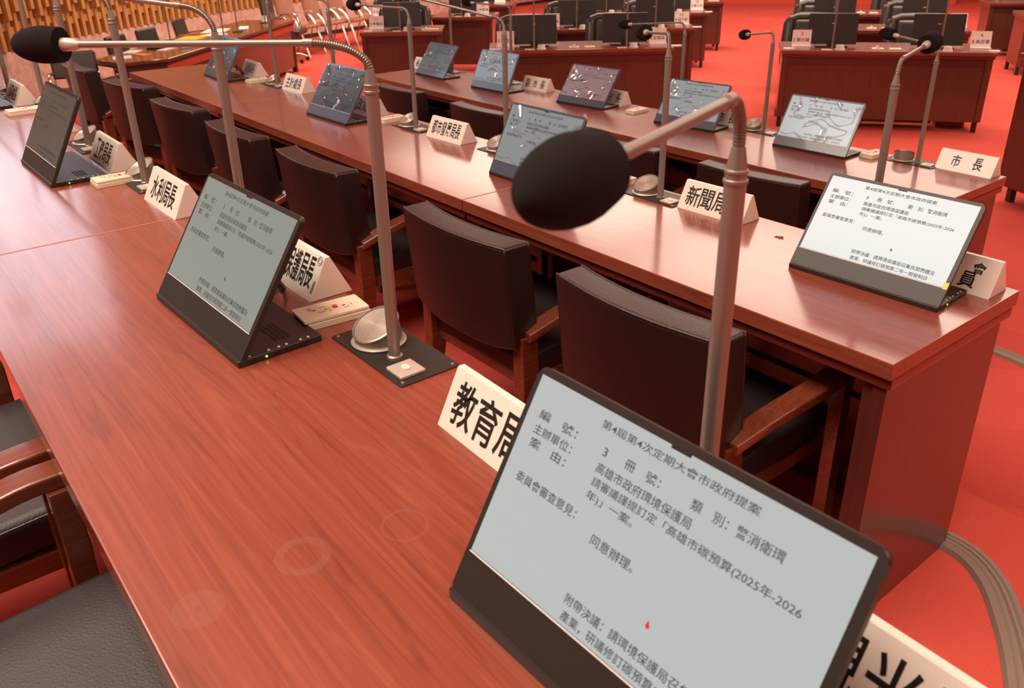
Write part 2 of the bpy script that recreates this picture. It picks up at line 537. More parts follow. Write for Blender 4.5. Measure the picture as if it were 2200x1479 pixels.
# faint ring marks left by cups on the nearest desk top
mk = bpy.data.materials.new('cup_ring_mark'); mk.use_nodes = True
nt = mk.node_tree; nt.nodes.clear()
o_ = nt.nodes.new('ShaderNodeOutputMaterial'); mx_ = nt.nodes.new('ShaderNodeMixShader'); tr_ = nt.nodes.new('ShaderNodeBsdfTransparent'); df_ = nt.nodes.new('ShaderNodeBsdfDiffuse')
df_.inputs['Color'].default_value = (0.62, 0.42, 0.36, 1); mx_.inputs[0].default_value = 0.055
nt.links.new(tr_.outputs[0], mx_.inputs[1]); nt.links.new(df_.outputs[0], mx_.inputs[2]); nt.links.new(mx_.outputs[0], o_.inputs['Surface'])
for px, py, r1, r0 in ((-1.484, 0.138, 0.030, 0.024), (-1.384, 0.163, 0.032, 0.027), (-0.728, 0.146, 0.028, 0.004), (-0.733, 0.267, 0.033, 0.022), (-0.704, 0.384, 0.030, 0.026)):
    bm = BM(); n = 36
    q = [[bm.verts.new((px + 0.992 + r * math.cos(2 * math.pi * k / n), py - 0.380 + r * 0.96 * math.sin(2 * math.pi * k / n), ZA - FA + 0.0004)) for k in range(n)] for r in (r1, r0)]
    for k in range(n):
        bm.faces.new((q[0][k], q[0][(k + 1) % n], q[1][(k + 1) % n], q[1][k]))
    obj('ring_mark', bm, mk, desk0)

# ---------------------------------------------------------------- portable monitors on the officials' desks
MW, MH = 0.3795, 0.2613
SW, SH, CH = 0.363, 0.199, 0.054


def doc_text():
    """the page shown on every screen; local x across, y up the screen, origin at its lower left"""
    bm = BM()
    lines = [(0.257, 0.744, 0.932, 0.042, '第4屆第4次定期大會市政府提案'), (0.046, 0.195, 0.817, 0.05, '編　號：'), (0.293, 0.308, 0.815, 0.042, '3'),
             (0.369, 0.485, 0.82, 0.05, '冊　號：'), (0.581, 0.834, 0.818, 0.05, '類　別：警消衛環'), (0.046, 0.196, 0.738, 0.05, '主辦單位：'),
             (0.292, 0.602, 0.735, 0.05, '高雄市政府環境保護局'), (0.05, 0.193, 0.666, 0.05, '案　由：'),
             (0.296, 0.912, 0.663, 0.05, '請審議謹提訂定「高雄市碳預算(2025年-2026'), (0.296, 0.457, 0.595, 0.05, '年)」一案。'),
             (0.052, 0.29, 0.481, 0.05, '委員會審查意見：'), (0.362, 0.507, 0.428, 0.05, '同意辦理。'),
             (0.36, 0.918, 0.122, 0.05, '附帶決議：請環境保護局召集民間團體及'), (0.366, 0.886, 0.044, 0.05, '產業，研議修訂碳預算二年一期管制目')]
    for u0, u1, v, hh, s in lines:
        text_into(bm, s, Matrix.Translation((u0 * SW, v * SH, 0.0)), width=(u1 - u0) * SW, height=hh * SH if s == '3' else min(hh, 0.052) * SH * 1.05, align='LEFT', bold=0.006)
    n0 = set(bm.verts)
    text_into(bm, '標，加緊符合進行可', Matrix.Translation((0.366 * SW, -0.026 * SH, 0.0)), width=0.26 * SW, height=0.05 * SH, align='LEFT', bold=0.006)
    new = [v for v in bm.verts if v not in n0]
    fs = {f for v in new for f in v.link_faces}; es = {e for v in new for e in v.link_edges}
    bmesh.ops.bisect_plane(bm, geom=list(new) + list(es) + list(fs), plane_co=(0, 0.002 * SH, 0), plane_no=(0, -1, 0), clear_outer=True)
    me = bpy.data.meshes.new('document_text'); bm.to_mesh(me); bm.free(); me.materials.append(M['doc_ink'])
    return me


DOC = doc_text()


def monitor(label, x, y, z, yaw, tilt, lum, col, film=False, cable=None, sticker=None):
    """hinged portable monitor; local frame: front edge at y=0, centred in x"""
    a = R(yaw)
    t = thing('portable_monitor', label, 'monitor', (x + math.cos(a) * MW / 2, y + math.sin(a) * MW / 2, z), a, 'portable monitors')
    body = M['blue'] if film else M['black']
    tl = R(tilt)
    up_ = Vector((0, math.sin(tl), math.cos(tl))); nf = Vector((0, -math.cos(tl), math.sin(tl)))
    SM = Matrix((Vector((1, 0, 0)), up_, nf)).transposed().to_4x4(); SM.translation = Vector((0, 0.004, 0.006))   # panel frame: x across, y up the slope, z out of the face
    bm = BM(); prism(bm, rrect(MW, MH, 0.011, 5, 0, MH / 2), -0.009, 0.0, SM, bev=0.0015)
    hs = obj('housing', bm, body, t)
    ox, oy = -SW / 2 - 0.001, CH
    bm = BM(); vs = [bm.verts.new(SM @ Vector((ox + p * SW, oy + q * SH, 0.0006))) for p, q in ((0, 0), (1, 0), (1, 1), (0, 1))]; bm.faces.new(vs)
    sc = obj('screen', bm, screen_mat('lit_screen', col, lum), t, smooth=False)
    d_ = bpy.data.objects.new('document_text', DOC); COL.objects.link(d_); d_.parent = sc
    d_.matrix_local = SM @ Matrix.Translation((ox, oy, 0.0010))
    bm = BM(); cu = [(0.600, 0.30), (0.588, 0.245), (0.598, 0.252), (0.612, 0.238)]
    bm.faces.new([bm.verts.new(SM @ Vector((ox + p * SW, oy + q * SH, 0.0011))) for p, q in ((0.595, 0.250), (0.601, 0.240), (0.609, 0.250), (0.599, 0.281))])
    obj('pointer', bm, M['red_ink'] if lum > 0.55 and not film and x > -1 and z > 1.2 else M['doc_ink'], sc, smooth=False)
    bm = BM(); bx(bm, (0, 0, 0), (SW + 0.002, 0.0016, 0.0008)); 
    for v in bm.verts:
        v.co = SM @ (v.co + Vector((ox + SW / 2, oy - 0.0016, 0.0006)))
    obj('bezel_line', bm, M['light_edge'], hs)
    bm = BM(); bx(bm, (0, 0, 0), (0.022, 0.003, 0.0008))
    for v in bm.verts:
        v.co = SM @ (v.co + Vector((0.0, MH - 0.0095, 0.0006)))
    obj('camera_slot', bm, M['ink'], hs)
    # stand plate lying on the desk
    bm = BM(); prism(bm, rrect(MW, 0.152, 0.004, 3, 0, 0.079), 0.0, 0.012, None, bev=0.0012)
    bs = obj('stand_plate', bm, M['black'], t)
    bm = BM()
    for k in range(12):
        for j in range(4):
            bx(bm, (MW / 2 - 0.10 + k * 0.006, 0.085 + j * 0.008, 0.0122), (0.0022, 0.0050, 0.0006))
    obj('vent_slots', bm, M['ink'], bs)
    for k, yy in enumerate((0.026, 0.060, 0.078, 0.092, 0.118, 0.132)):
        bm = BM(); lathe(bm, [(0.0026, 0.0), (0.0022, 0.0012)], 10, Matrix.Translation((MW / 2 - 0.007, yy, 0.012)))
        obj('button', bm, M['button'], bs)
    for yy, ww in ((0.03, 0.012), (0.072, 0.010), (0.095, 0.016), (0.12, 0.016)):
        bm = BM(); bx(bm, (MW / 2 + 0.0002, yy, 0.006), (0.0012, ww, 0.0045)); obj('port', bm, M['ink'], bs)
    if not film:
      bm = BM(); lathe(bm, [(0.0, 0.0), (0.0022, 0.0), (0.0018, 0.001), (0, 0.0012)], 10, frame((MW / 2, 0.052, 0.0062), (1, 0, 0)))
      obj('power_light', bm, M['led'], bs)
    if cable is not None:
        bm = BM()
        P = spline([(cable - 0.09, 0.200, 0.006), (cable - 0.04, 0.190, 0.020), (cable - 0.01, 0.175, 0.055), (cable + 0.03, 0.180, 0.045), (cable + 0.04, 0.195, 0.015), (cable, 0.205, 0.006), (cable - 0.03, 0.190, 0.030), (cable, 0.178, 0.050), (cable + 0.035, 0.190, 0.030), (cable + 0.02, 0.205, 0.006), (cable - 0.06, 0.212, 0.006)], 8)
        tube(bm, P, 0.0035, 8)
        obj('cable', bm, M['cable'], t)
    if film:
        bm = BM(); n = 14
        g = [[bm.verts.new(SM @ Vector((ox + (i / n) * SW, oy - 0.004 + (j / n) * (SH + 0.006), 0.0020 + 0.0004 * math.sin(i * 1.7 + x * 9) * math.cos(j * 1.3 + x * 5)))) for i in range(n + 1)] for j in range(n + 1)]
        for j in range(n):
            for i in range(n):
                bm.faces.new((g[j][i], g[j][i + 1], g[j + 1][i + 1], g[j + 1][i]))
        obj('protective_film', bm, M['film'], sc)
    if sticker:
        bm = BM(); bx(bm, (0, 0, 0), (0.011, 0.016, 0.0008))
        for v in bm.verts:
            v.co = SM @ (v.co + Vector((MW / 2 - 0.006, sticker, 0.0006)))
        obj('sticker', bm, M['yellow'], hs)
    return t


GREY = (0.78, 0.83, 0.81); COOL = (0.80, 0.86, 0.87); DIM = (0.62, 0.64, 0.58)
monitor('large bright black monitor in the right foreground, cut by the bottom edge', -0.576, 0.355, ZA, 1.2, 30.5, 0.60, GREY)
monitor('black monitor with pale grey-green page beside the environment nameplate', -1.588, 0.369, ZA, 1.8, 33.2, 0.33, (0.78, 0.82, 0.72), cable=-0.075)
monitor('dim dark monitor at the left beside the public works nameplate', -2.956, 0.383, ZA, 0.9, 28.2, 0.07, (0.9, 0.78, 0.62), cable=None)
monitor('half-seen monitor at the left photo edge beside the parks nameplate', -4.370, 0.385, ZA, 1.0, 30, 0.08, (0.9, 0.8, 0.7), cable=None)
monitor('bright black monitor with yellow sticker on the middle-row desk end', -1.119, 1.774, ZB, 1.7, 35.1, 0.70, COOL, cable=None, sticker=CH + 0.004)
monitor('grey monitor half hidden behind the big black foam windscreen', -2.340, 1.737, ZB, 0.3, 26.2, 0.33, GREY, film=True, cable=None)
monitor('monitor with dark film-covered screen in the middle row by the civil affairs plate', -3.785, 1.73, ZB, 1.4, 32.3, 0.05, DIM, film=True, cable=-0.11)
monitor('dark monitor at the left end of the middle row by the legal affairs plate', -5.349, 1.80, ZB, -2.0, 31, 0.05, DIM, film=True, cable=-0.08)
monitor('film-covered bright monitor at the right of the front row, by the mayor', -2.366, 3.479, ZC, 2.0, 28.9, 0.52, COOL, film=True, cable=None)
monitor('front-row film-covered monitor crossed by the foreground microphone arm', -3.111, 3.446, ZC, 6.2, 34.0, 0.36, COOL, film=True, cable=None, sticker=None)
monitor('third front-row film-covered monitor from the right', -3.919, 3.446, ZC, 4.3, 36.0, 0.24, COOL, film=True, cable=None)
monitor('front-row film-covered monitor left of the complete deputy mayor nameplate', -4.724, 3.379, ZC, 2.6, 25.8, 0.26, COOL, film=True)
monitor('leftmost film-covered monitor of the front row, dark and streaked', -5.480, 3.416, ZC, -1.2, 34.5, 0.11, COOL, film=True)


# ---------------------------------------------------------------- nameplates (folded ivory acrylic tents)
def nameplate(label, x, y, z, yaw, texts, w_=0.242, stickers=False):
    """x, y: front lower left corner; texts: (string, centre u, centre v, width, height) on the sloping face"""
    d_, h_ = 0.090, 0.081
    a = R(yaw)
    t = thing('nameplate', label, 'nameplate', (x + math.cos(a) * w_ / 2 - math.sin(a) * d_ / 2, y + math.sin(a) * w_ / 2 + math.cos(a) * d_ / 2, z), a, "officials' nameplates")
    bm = BM()
    MM = Matrix(((0, 0, 1, 0), (1, 0, 0, 0), (0, 1, 0, 0), (0, 0, 0, 1)))
    prism(bm, [(-d_ / 2, 0.0), (d_ / 2, 0.0), (0.005, h_), (-0.005, h_)], -w_ / 2, w_ / 2, MM, bev=0.0022, seg=2)
    bd = obj('body', bm, M['acrylic'], t)
    n0 = Vector((0, -h_, d_ / 2 - 0.005)).normalized(); u_ = Vector((0, d_ / 2 - 0.005, h_)).normalized()
    F = Matrix((Vector((1, 0, 0)), u_, n0)).transposed().to_4x4(); F.translation = Vector((-w_ / 2, -d_ / 2, 0)) + n0 * 0.0006
    bm = BM()
    for s, u, v, ww, hh in texts:
        text_into(bm, s, F @ Matrix.Translation((u, v, 0)), width=ww, height=hh, bold=0.012)
    obj('lettering', bm, M['ink'], t, smooth=False)
    if stickers:
        bm = BM()
        for r0 in (0.0085, 0.0050):
            tube(bm, [F @ Vector((w_ - 0.012 + r0 * math.cos(q * math.pi / 12), 0.080 + r0 * math.sin(q * math.pi / 12), 0)) for q in range(25)], 0.0004, 5, False)
        obj('round_sticker', bm, M['plate'], t)
        bm = BM(); vs = prism(bm, rrect(0.007, 0.026, 0.0034, 4), 0, 0.0004, F @ Matrix.Translation((w_ - 0.010, 0.028, 0)) @ Matrix.Rotation(R(-8), 4, 'Z'))
        obj('olive_sticker', bm, M['olive'], t)
    return t


def chars(s, w_=0.242, h=0.058, v=0.046, fill=0.78):
    n = len(s); p = w_ * fill / n
    return [(c, w_ / 2 + (i - (n - 1) / 2) * p, v, p * 0.93 if c not in '市' else p * 0.93, h) for i, c in enumerate(s)]


nameplate('ivory nameplate in front reading 教育局長 beside the foreground monitor', -0.865, 0.538, ZA, -1.5, chars('教育局長', fill=0.86, h=0.064))
nameplate('ivory nameplate ending 局長 at the bottom right corner of the photo', -0.300, 0.545, ZA, -2, chars('觀光局長', fill=0.86, h=0.064))
nameplate('ivory nameplate with olive sticker, half behind a monitor, reading 保護局長', -1.616, 0.590, ZA, 0.5, [(ch, 0.064 + 0.0285 * i, 0.050, 0.0265, 0.064) for i, ch in enumerate('環境保護局長')], stickers=True)
nameplate('ivory nameplate reading 水利局長 at the seam of the nearest desk', -2.297, 0.560, ZA, 0.5, chars('水利局長', fill=0.72, h=0.062))
nameplate('ivory nameplate reading 工務局長 right of the dim left monitor', -2.870, 0.563, ZA, 0, chars('工務局長', fill=0.70, h=0.062))
nameplate('nameplate almost hidden behind the dim dark left monitor', -3.555, 0.540, ZA, 2, chars('交通局長', fill=0.72, h=0.060))
nameplate('small-lettered ivory nameplate at the far left of the nearest desk', -4.256, 0.556, ZA, 1, chars('公園處長', fill=0.66, h=0.060))
nameplate('middle-row ivory nameplate reading 新聞局, crossed by the foreground pole', -1.640, 1.946, ZB, 0.8, chars('新聞局長', fill=0.84, h=0.062))
nameplate('middle-row ivory nameplate reading 都市發展局長', -3.002, 1.906, ZB, 2, chars('都市發展局長', fill=0.80, h=0.060, v=0.048))
nameplate('middle-row ivory nameplate ending 政局長 behind a dark screen', -3.725, 1.922, ZB, 1, chars('民政局長', fill=0.82, h=0.060))
nameplate('middle-row ivory nameplate reading 主計處長', -4.545, 1.952, ZB, 1, chars('主計處長', fill=0.76, h=0.060))
nameplate('smallest leftmost nameplate of the middle row', -5.262, 2.005, ZB, -3, chars('法制局長', fill=0.68, h=0.058))
nameplate('ivory nameplate with 委員 and a raised 會 at the middle-row desk end', -0.940, 1.948, ZB, 0, [('研考', 0.085, 0.062, 0.06, 0.026), ('會', 0.197, 0.063, 0.030, 0.027), ('主', 0.043, 0.034, 0.034, 0.036), ('任', 0.087, 0.034, 0.036, 0.036), ('委', 0.132, 0.032, 0.038, 0.038), ('員', 0.181, 0.032, 0.038, 0.038)])
nameplate('front-row ivory nameplate reading only 市長, at the desk end', -1.657, 3.664, ZC, -1.5, [('市', 0.079, 0.047, 0.038, 0.052), ('長', 0.171, 0.047, 0.040, 0.054)])
FU = [('副', 0.050, 0.046, 0.038, 0.056), ('市', 0.121, 0.046, 0.038, 0.054), ('長', 0.192, 0.046, 0.040, 0.056)]
nameplate('deputy mayor nameplate half behind the screen the foreground arm crosses', -2.953, 3.652, ZC, 1.5, FU)
nameplate('deputy mayor nameplate half behind the third front-row screen from the right', -3.787, 3.638, ZC, 1, FU)
nameplate('fully visible front-row nameplate reading 副市長', -4.451, 3.602, ZC, 3, FU)
nameplate('front-row nameplate peeping out left of the leftmost front-row screen', -5.748, 3.565, ZC, 2, [('秘', 0.050, 0.046, 0.038, 0.056), ('書', 0.121, 0.046, 0.038, 0.054), ('長', 0.192, 0.046, 0.040, 0.056)])


# ---------------------------------------------------------------- gooseneck microphone units let into the desks
def mic_unit(label, x, y, z, head, bend=0.50, rh=0.04, flip=False, yaw=0.0):
    """x, y: foot of the pole; head: foam centre relative to the foot of the pole"""
    t = thing('gooseneck_microphone', label, 'microphone', (x, y, z), R(yaw), 'desk microphones')
    bm = BM(); prism(bm, rrect(0.229, 0.112, 0.004, 3, -0.026, 0.013), 0, 0.003, None, bev=0.0006)
    pl = obj('base_plate', bm, M['plate'], t)
    for sx, sy in ((-0.132, -0.034), (0.079, -0.034), (0.079, 0.060), (-0.132, 0.060)):
        bm = BM(); lathe(bm, [(0.0030, 0.0030), (0.0026, 0.0040), (0, 0.0043)], 10, Matrix.Translation((sx, sy, 0))); obj('screw', bm, M['screw'], pl)
    # loudspeaker pod: sheared drum with its grille tipped towards the sitter
    az = Vector((0.10, -0.99, 0)) if not flip else Vector((-0.35, 0.93, 0))
    c0 = Vector((-0.072, 0.012, 0.003))
    nrm = az * math.sin(R(26)) + Vector((0, 0, math.cos(R(26))))
    A0 = frame(c0, (0, 0, 1), (1, 0, 0)); A1 = frame(c0 + az * 0.003 + Vector((0, 0, 0.030)), nrm, (1, 0, 0))
    bm = BM(); lathe(bm, [(0.0455, 0.0), (0.0475, 0.002), (0.0455, 0.0045), (0.042, 0.0045)], 32, A0)
    sp = obj('speaker_ring', bm, M['ring'], t)
    bm = BM(); n = 32
    ra = [bm.verts.new(A0 @ Vector((0.0415 * math.cos(2 * math.pi * k / n), 0.0415 * math.sin(2 * math.pi * k / n), 0.002))) for k in range(n)]
    rb = [bm.verts.new(A1 @ Vector((0.0410 * math.cos(2 * math.pi * k / n), 0.0410 * math.sin(2 * math.pi * k / n), 0.0))) for k in range(n)]
    for k in range(n):
        bm.faces.new((ra[k], ra[(k + 1) % n], rb[(k + 1) % n], rb[k]))
    bm.faces.new(rb)
    lathe(bm, [(0.0395, 0.0), (0.0430, 0.0005), (0.0430, 0.0035), (0.0395, 0.0045), (0.0385, 0.002)], 32, A1)
    sb = obj('speaker_pod', bm, M['metal'], t)
    bm = BM(); pr = [(0.0388, 0.0018)]
    for i in range(11):
        r_ = 0.0375 - i * 0.0034
        pr += [(r_, 0.0030), (r_ - 0.0017, 0.0012)]
    pr.append((0, 0.0024)); lathe(bm, pr, 32, A1)
    obj('grille', bm, M['ring'], sb, angle=60)
    # push-button panel
    Bq = Matrix.Translation((0.050, -0.010, 0.003))
    bm = BM(); prism(bm, rrect(0.046, 0.046, 0.002, 2), 0, 0.006, Bq, bev=0.0012); bp = obj('button_panel', bm, M['ring'], t)
    bm = BM(); prism(bm, rrect(0.018, 0.011, 0.0050, 5), 0.006, 0.0085, Bq, bev=0.0006); obj('talk_button', bm, M['cream'], bp)
    # pole, collar and taper
    zc = 0.4294
    bm = BM(); lathe(bm, [(0.013, 0.003), (0.013, 0.008), (0.0100, 0.010), (0.0100, zc)], 20); obj('pole', bm, M['metal'], t)
    bm = BM(); lathe(bm, [(0.0100, zc), (0.0112, zc + 0.001), (0.0112, zc + 0.004), (0.0100, zc + 0.005), (0.0100, zc + 0.010), (0.0108, zc + 0.0105), (0.0108, zc + 0.013), (0.0096, zc + 0.014), (0.0062, zc + 0.033), (0.0060, zc + 0.034), (0.0, zc + 0.034)], 20)
    obj('collar', bm, M['metal'], t)
    H = Vector(head); e = Vector((H.x, H.y, 0)).normalized()
    z1 = zc + 0.033; rv = max(0.012, bend - z1)
    P = []
    for k in range(13):
        q = math.pi / 2 * k / 12
        P.append(Vector((0, 0, z1)) + e * rh * (1 - math.cos(q)) + Vector((0, 0, rv * math.sin(q))))
    P = [p.lerp(P[-1] + (H - P[-1]) * 0, 0) for p in P]
    bm = BM()
    nr = []
    Q = []
    ln = 0.0
    for i in range(len(P) - 1):
        seg = (P[i + 1] - P[i]).length; st = max(1, round(seg / 0.0008))
        for k in range(st):
            Q.append(P[i].lerp(P[i + 1], k / st)); nr.append(0.0056 + 0.0005 * math.cos(2 * math.pi * (ln + seg * k / st) / 0.0034))
        ln += seg
    Q.append(P[-1]); nr.append(0.006)
    tube(bm, Q, nr, 12); obj('gooseneck', bm, M['neck'], t, angle=80)
    dr = (H - P[-1]).normalized()
    end = H - dr * 0.050
    bm = BM(); tube(bm, [P[-1] - dr * 0.002, P[-1] + dr * 0.012, P[-1] + dr * 0.014, end], [0.0064, 0.0064, 0.0050, 0.0050], 14); obj('boom', bm, M['metal'], t)
    F = frame(end, dr)
    bm = BM(); lathe(bm, [(0.0050, -0.014), (0.0085, -0.006), (0.0098, 0.004), (0.0100, 0.020), (0.0100, 0.04)], 18, F); hd = obj('capsule', bm, M['ring'], t)
    F = frame(H, dr)
    bm = BM()
    prof = [(0.018, -0.038), (0.0245, -0.036)] + [(0.0268 * math.sqrt(max(0, 1 - ((s - 0.30) / 0.72) ** 2)) if s > 0.30 else 0.0245 + 0.0023 * s / 0.30, -0.036 + 0.076 * s) for s in [i / 14 for i in range(1, 15)]] + [(0, 0.0415)]
    lathe(bm, prof, 28, F); obj('foam_windscreen', bm, M['foam'], t, angle=60)
    return t


mic_unit('gooseneck microphone with the largest, closest foam ball, behind the foreground monitor', -0.446, 0.607, ZA, (0.110, -0.305, 0.512), 0.509, 0.035)
mic_unit('gooseneck microphone whose foam points left across the top left of the photo', -1.073, 0.595, ZA, (-0.350, -0.347, 0.498), 0.499, 0.080)
mic_unit('gooseneck microphone rising behind the environment monitor, arm leaving the top left', -1.712, 0.612, ZA, (-0.42, -0.28, 0.555), 0.512, 0.07)
mic_unit('gooseneck microphone standing between the 工務局長 and 水利局長 plates', -2.436, 0.608, ZA, (-0.36, -0.26, 0.58), 0.51, 0.05)
mic_unit('gooseneck microphone directly left of the 工務局長 nameplate', -3.027, 0.603, ZA, (-0.30, -0.30, 0.60), 0.51, 0.05)
mic_unit('gooseneck microphone pole just right of the far left parks nameplate', -3.862, 0.645, ZA, (-0.30, -0.30, 0.60), 0.51, 0.05)
mic_unit('leftmost gooseneck microphone of the nearest desk row', -4.338, 0.597, ZA, (-0.30, -0.30, 0.60), 0.51, 0.05)
mic_unit('gooseneck microphone rising behind the yellow-stickered monitor, foam facing the camera', -1.030, 1.992, ZB, (-0.045, 0.235, 0.516), 0.500, 0.025)
mic_unit('middle-row microphone left of the 新聞局 plate with round foam turned left', -1.732, 1.972, ZB, (-0.280, 0.185, 0.474), 0.505, 0.025)
mic_unit('middle-row microphone with long arm, just behind the foam-hidden monitor', -2.526, 1.970, ZB, (-0.40, -0.22, 0.585), 0.505, 0.05)
mic_unit('middle-row microphone left of the 都市發展局長 plate, foam at its left', -3.147, 1.950, ZB, (-0.44, -0.02, 0.495), 0.500, 0.045)
mic_unit('middle-row microphone rising behind the dark film-covered screen', -3.905, 1.965, ZB, (-0.30, -0.16, 0.560), 0.50, 0.05)
mic_unit('middle-row microphone pole just left of the 主計處長 plate', -4.648, 1.975, ZB, (-0.30, -0.20, 0.60), 0.50, 0.05)
mic_unit('front-row microphone left of the 市長 nameplate, arm pointing left', -1.737, 3.672, ZC, (-0.265, 0.05, 0.530), 0.505, 0.03, flip=True)
mic_unit('front-row microphone left of the brightest film-covered screen', -2.568, 3.690, ZC, (-0.290, 0.150, 0.448), 0.49, 0.03)
mic_unit('front-row microphone behind the screen the foreground arm crosses', -3.135, 3.690, ZC, (-0.45, -0.01, 0.462), 0.50, 0.035)
mic_unit('front-row microphone rising between the two leftmost front-row screens', -4.660, 3.690, ZC, (-0.35, -0.11, 0.520), 0.505, 0.04)
mic_unit('front-row microphone at the left, right of the dark streaked screen', -5.353, 3.672, ZC, (-0.34, -0.16, 0.60), 0.49, 0.04)


# ---------------------------------------------------------------- voting boxes with two keys
def voting_box(label, x, y, z, yaw):
    t = thing('voting_box', label, 'voting box', (x, y, z), R(yaw), "officials' voting boxes")
    bm = BM(); prism(bm, rrect(0.070, 0.128, 0.004, 3), 0, 0.012, None, bev=0.001); prism(bm, rrect(0.067, 0.125, 0.004, 3), 0.0125, 0.0195, None, bev=0.0025, seg=2)
    bd = obj('case', bm, M['cream'], t)
    bm = BM(); prism(bm, rrect(0.010, 0.011, 0.0045, 4, 0.002, -0.006), 0.0195, 0.022, None, bev=0.0008); obj('yellow_key', bm, M['yellow'], t)
    bm = BM(); prism(bm, rrect(0.011, 0.009, 0.002, 3, 0.002, 0.008), 0.0195, 0.022, None, bev=0.0008); obj('red_key', bm, M['red'], t)
    bm = BM()
    for px, py, a_, b_ in ((-0.004, -0.030, 0.003, 0.006), (0.004, 0.024, 0.003, 0.006), (0.012, -0.004, 0.0025, 0.0025), (0.014, 0.026, 0.0008, 0.012), (0.006, 0.038, 0.010, 0.0008), (-0.012, -0.034, 0.016, 0.0008), (-0.012, -0.038, 0.014, 0.0008), (0.010, -0.020, 0.0008, 0.012), (-0.010, -0.012, 0.0008, 0.012)):
        bx(bm, (px, py, 0.0197), (a_, b_, 0.0005))
    obj('markings', bm, M['ink'], bd)
    return t


voting_box('cream voting box with yellow and red keys beside the olive-stickered plate', -1.290, 0.592, ZA, -5)
voting_box('cream voting box under the front edge of the 工務局長 nameplate', -2.515, 0.553, ZA, 2)
voting_box('cream voting box below the parks nameplate at the far left', -3.835, 0.560, ZA, 4)
voting_box('cream voting box left of the middle-row microphone by the 都市發展局長 plate', -3.365, 1.955, ZB, 3)
voting_box('cream voting box in front of the leftmost middle-row nameplate', -4.855, 1.945, ZB, 4)
voting_box('cream voting box just behind the big foam ball, near the 新聞局 plate', -1.940, 1.985, ZB, 0)
voting_box('cream voting box right of the brightest front-row screen', -1.935, 3.655, ZC, -4)
voting_box('cream voting box right of a front-row deputy mayor nameplate', -3.370, 3.590, ZC, 2)


# ---------------------------------------------------------------- officials' armchairs
def back_pad(w_, t_, z0, z1, y0, lean, sag):
    """curved upholstered pad: lean moves it backwards with height, sag bends it in plan"""
    bm = BM()
    nx, r = 12, 0.012
    sec = rrect(t_, z1 - z0, r, 3)
    rings = []
    for i in range(nx + 1):
        s = -1 + 2 * i / nx
        x = s * w_ / 2
        yb = sag * (s * s) - sag
        k = 1.0
        ring = []
        for p, q in sec:
            zz = (z0 + z1) / 2 + q
            if q < 0:
                zz += 0.022 * abs(s) ** 4
            ring.append(bm.verts.new((x, y0 + yb + p - lean * (zz - z0), zz)))
        rings.append(ring)
    n = len(sec)
    for a_, b_ in zip(rings, rings[1:]):
        for k in range(n):
            bm.faces.new((a_[k], a_[(k + 1) % n], b_[(k + 1) % n], b_[k]))
    fa = bm.faces.new(list(reversed(rings[0]))); fb = bm.faces.new(rings[-1])
    es = set(fa.edges) | set(fb.edges)
    bmesh.ops.bevel(bm, geom=list(es), offset=0.010, segments=3, profile=0.5, affect='EDGES')
    return bm


def pipe_path(w_, t_, z, z0, y0, lean, sag, side):
    return [(s * (w_ / 2 - 0.004), y0 + sag * s * s - sag + side * (t_ / 2 - 0.004) - lean * (z - z0), z) for s in [-1 + i / 8 for i in range(17)]]


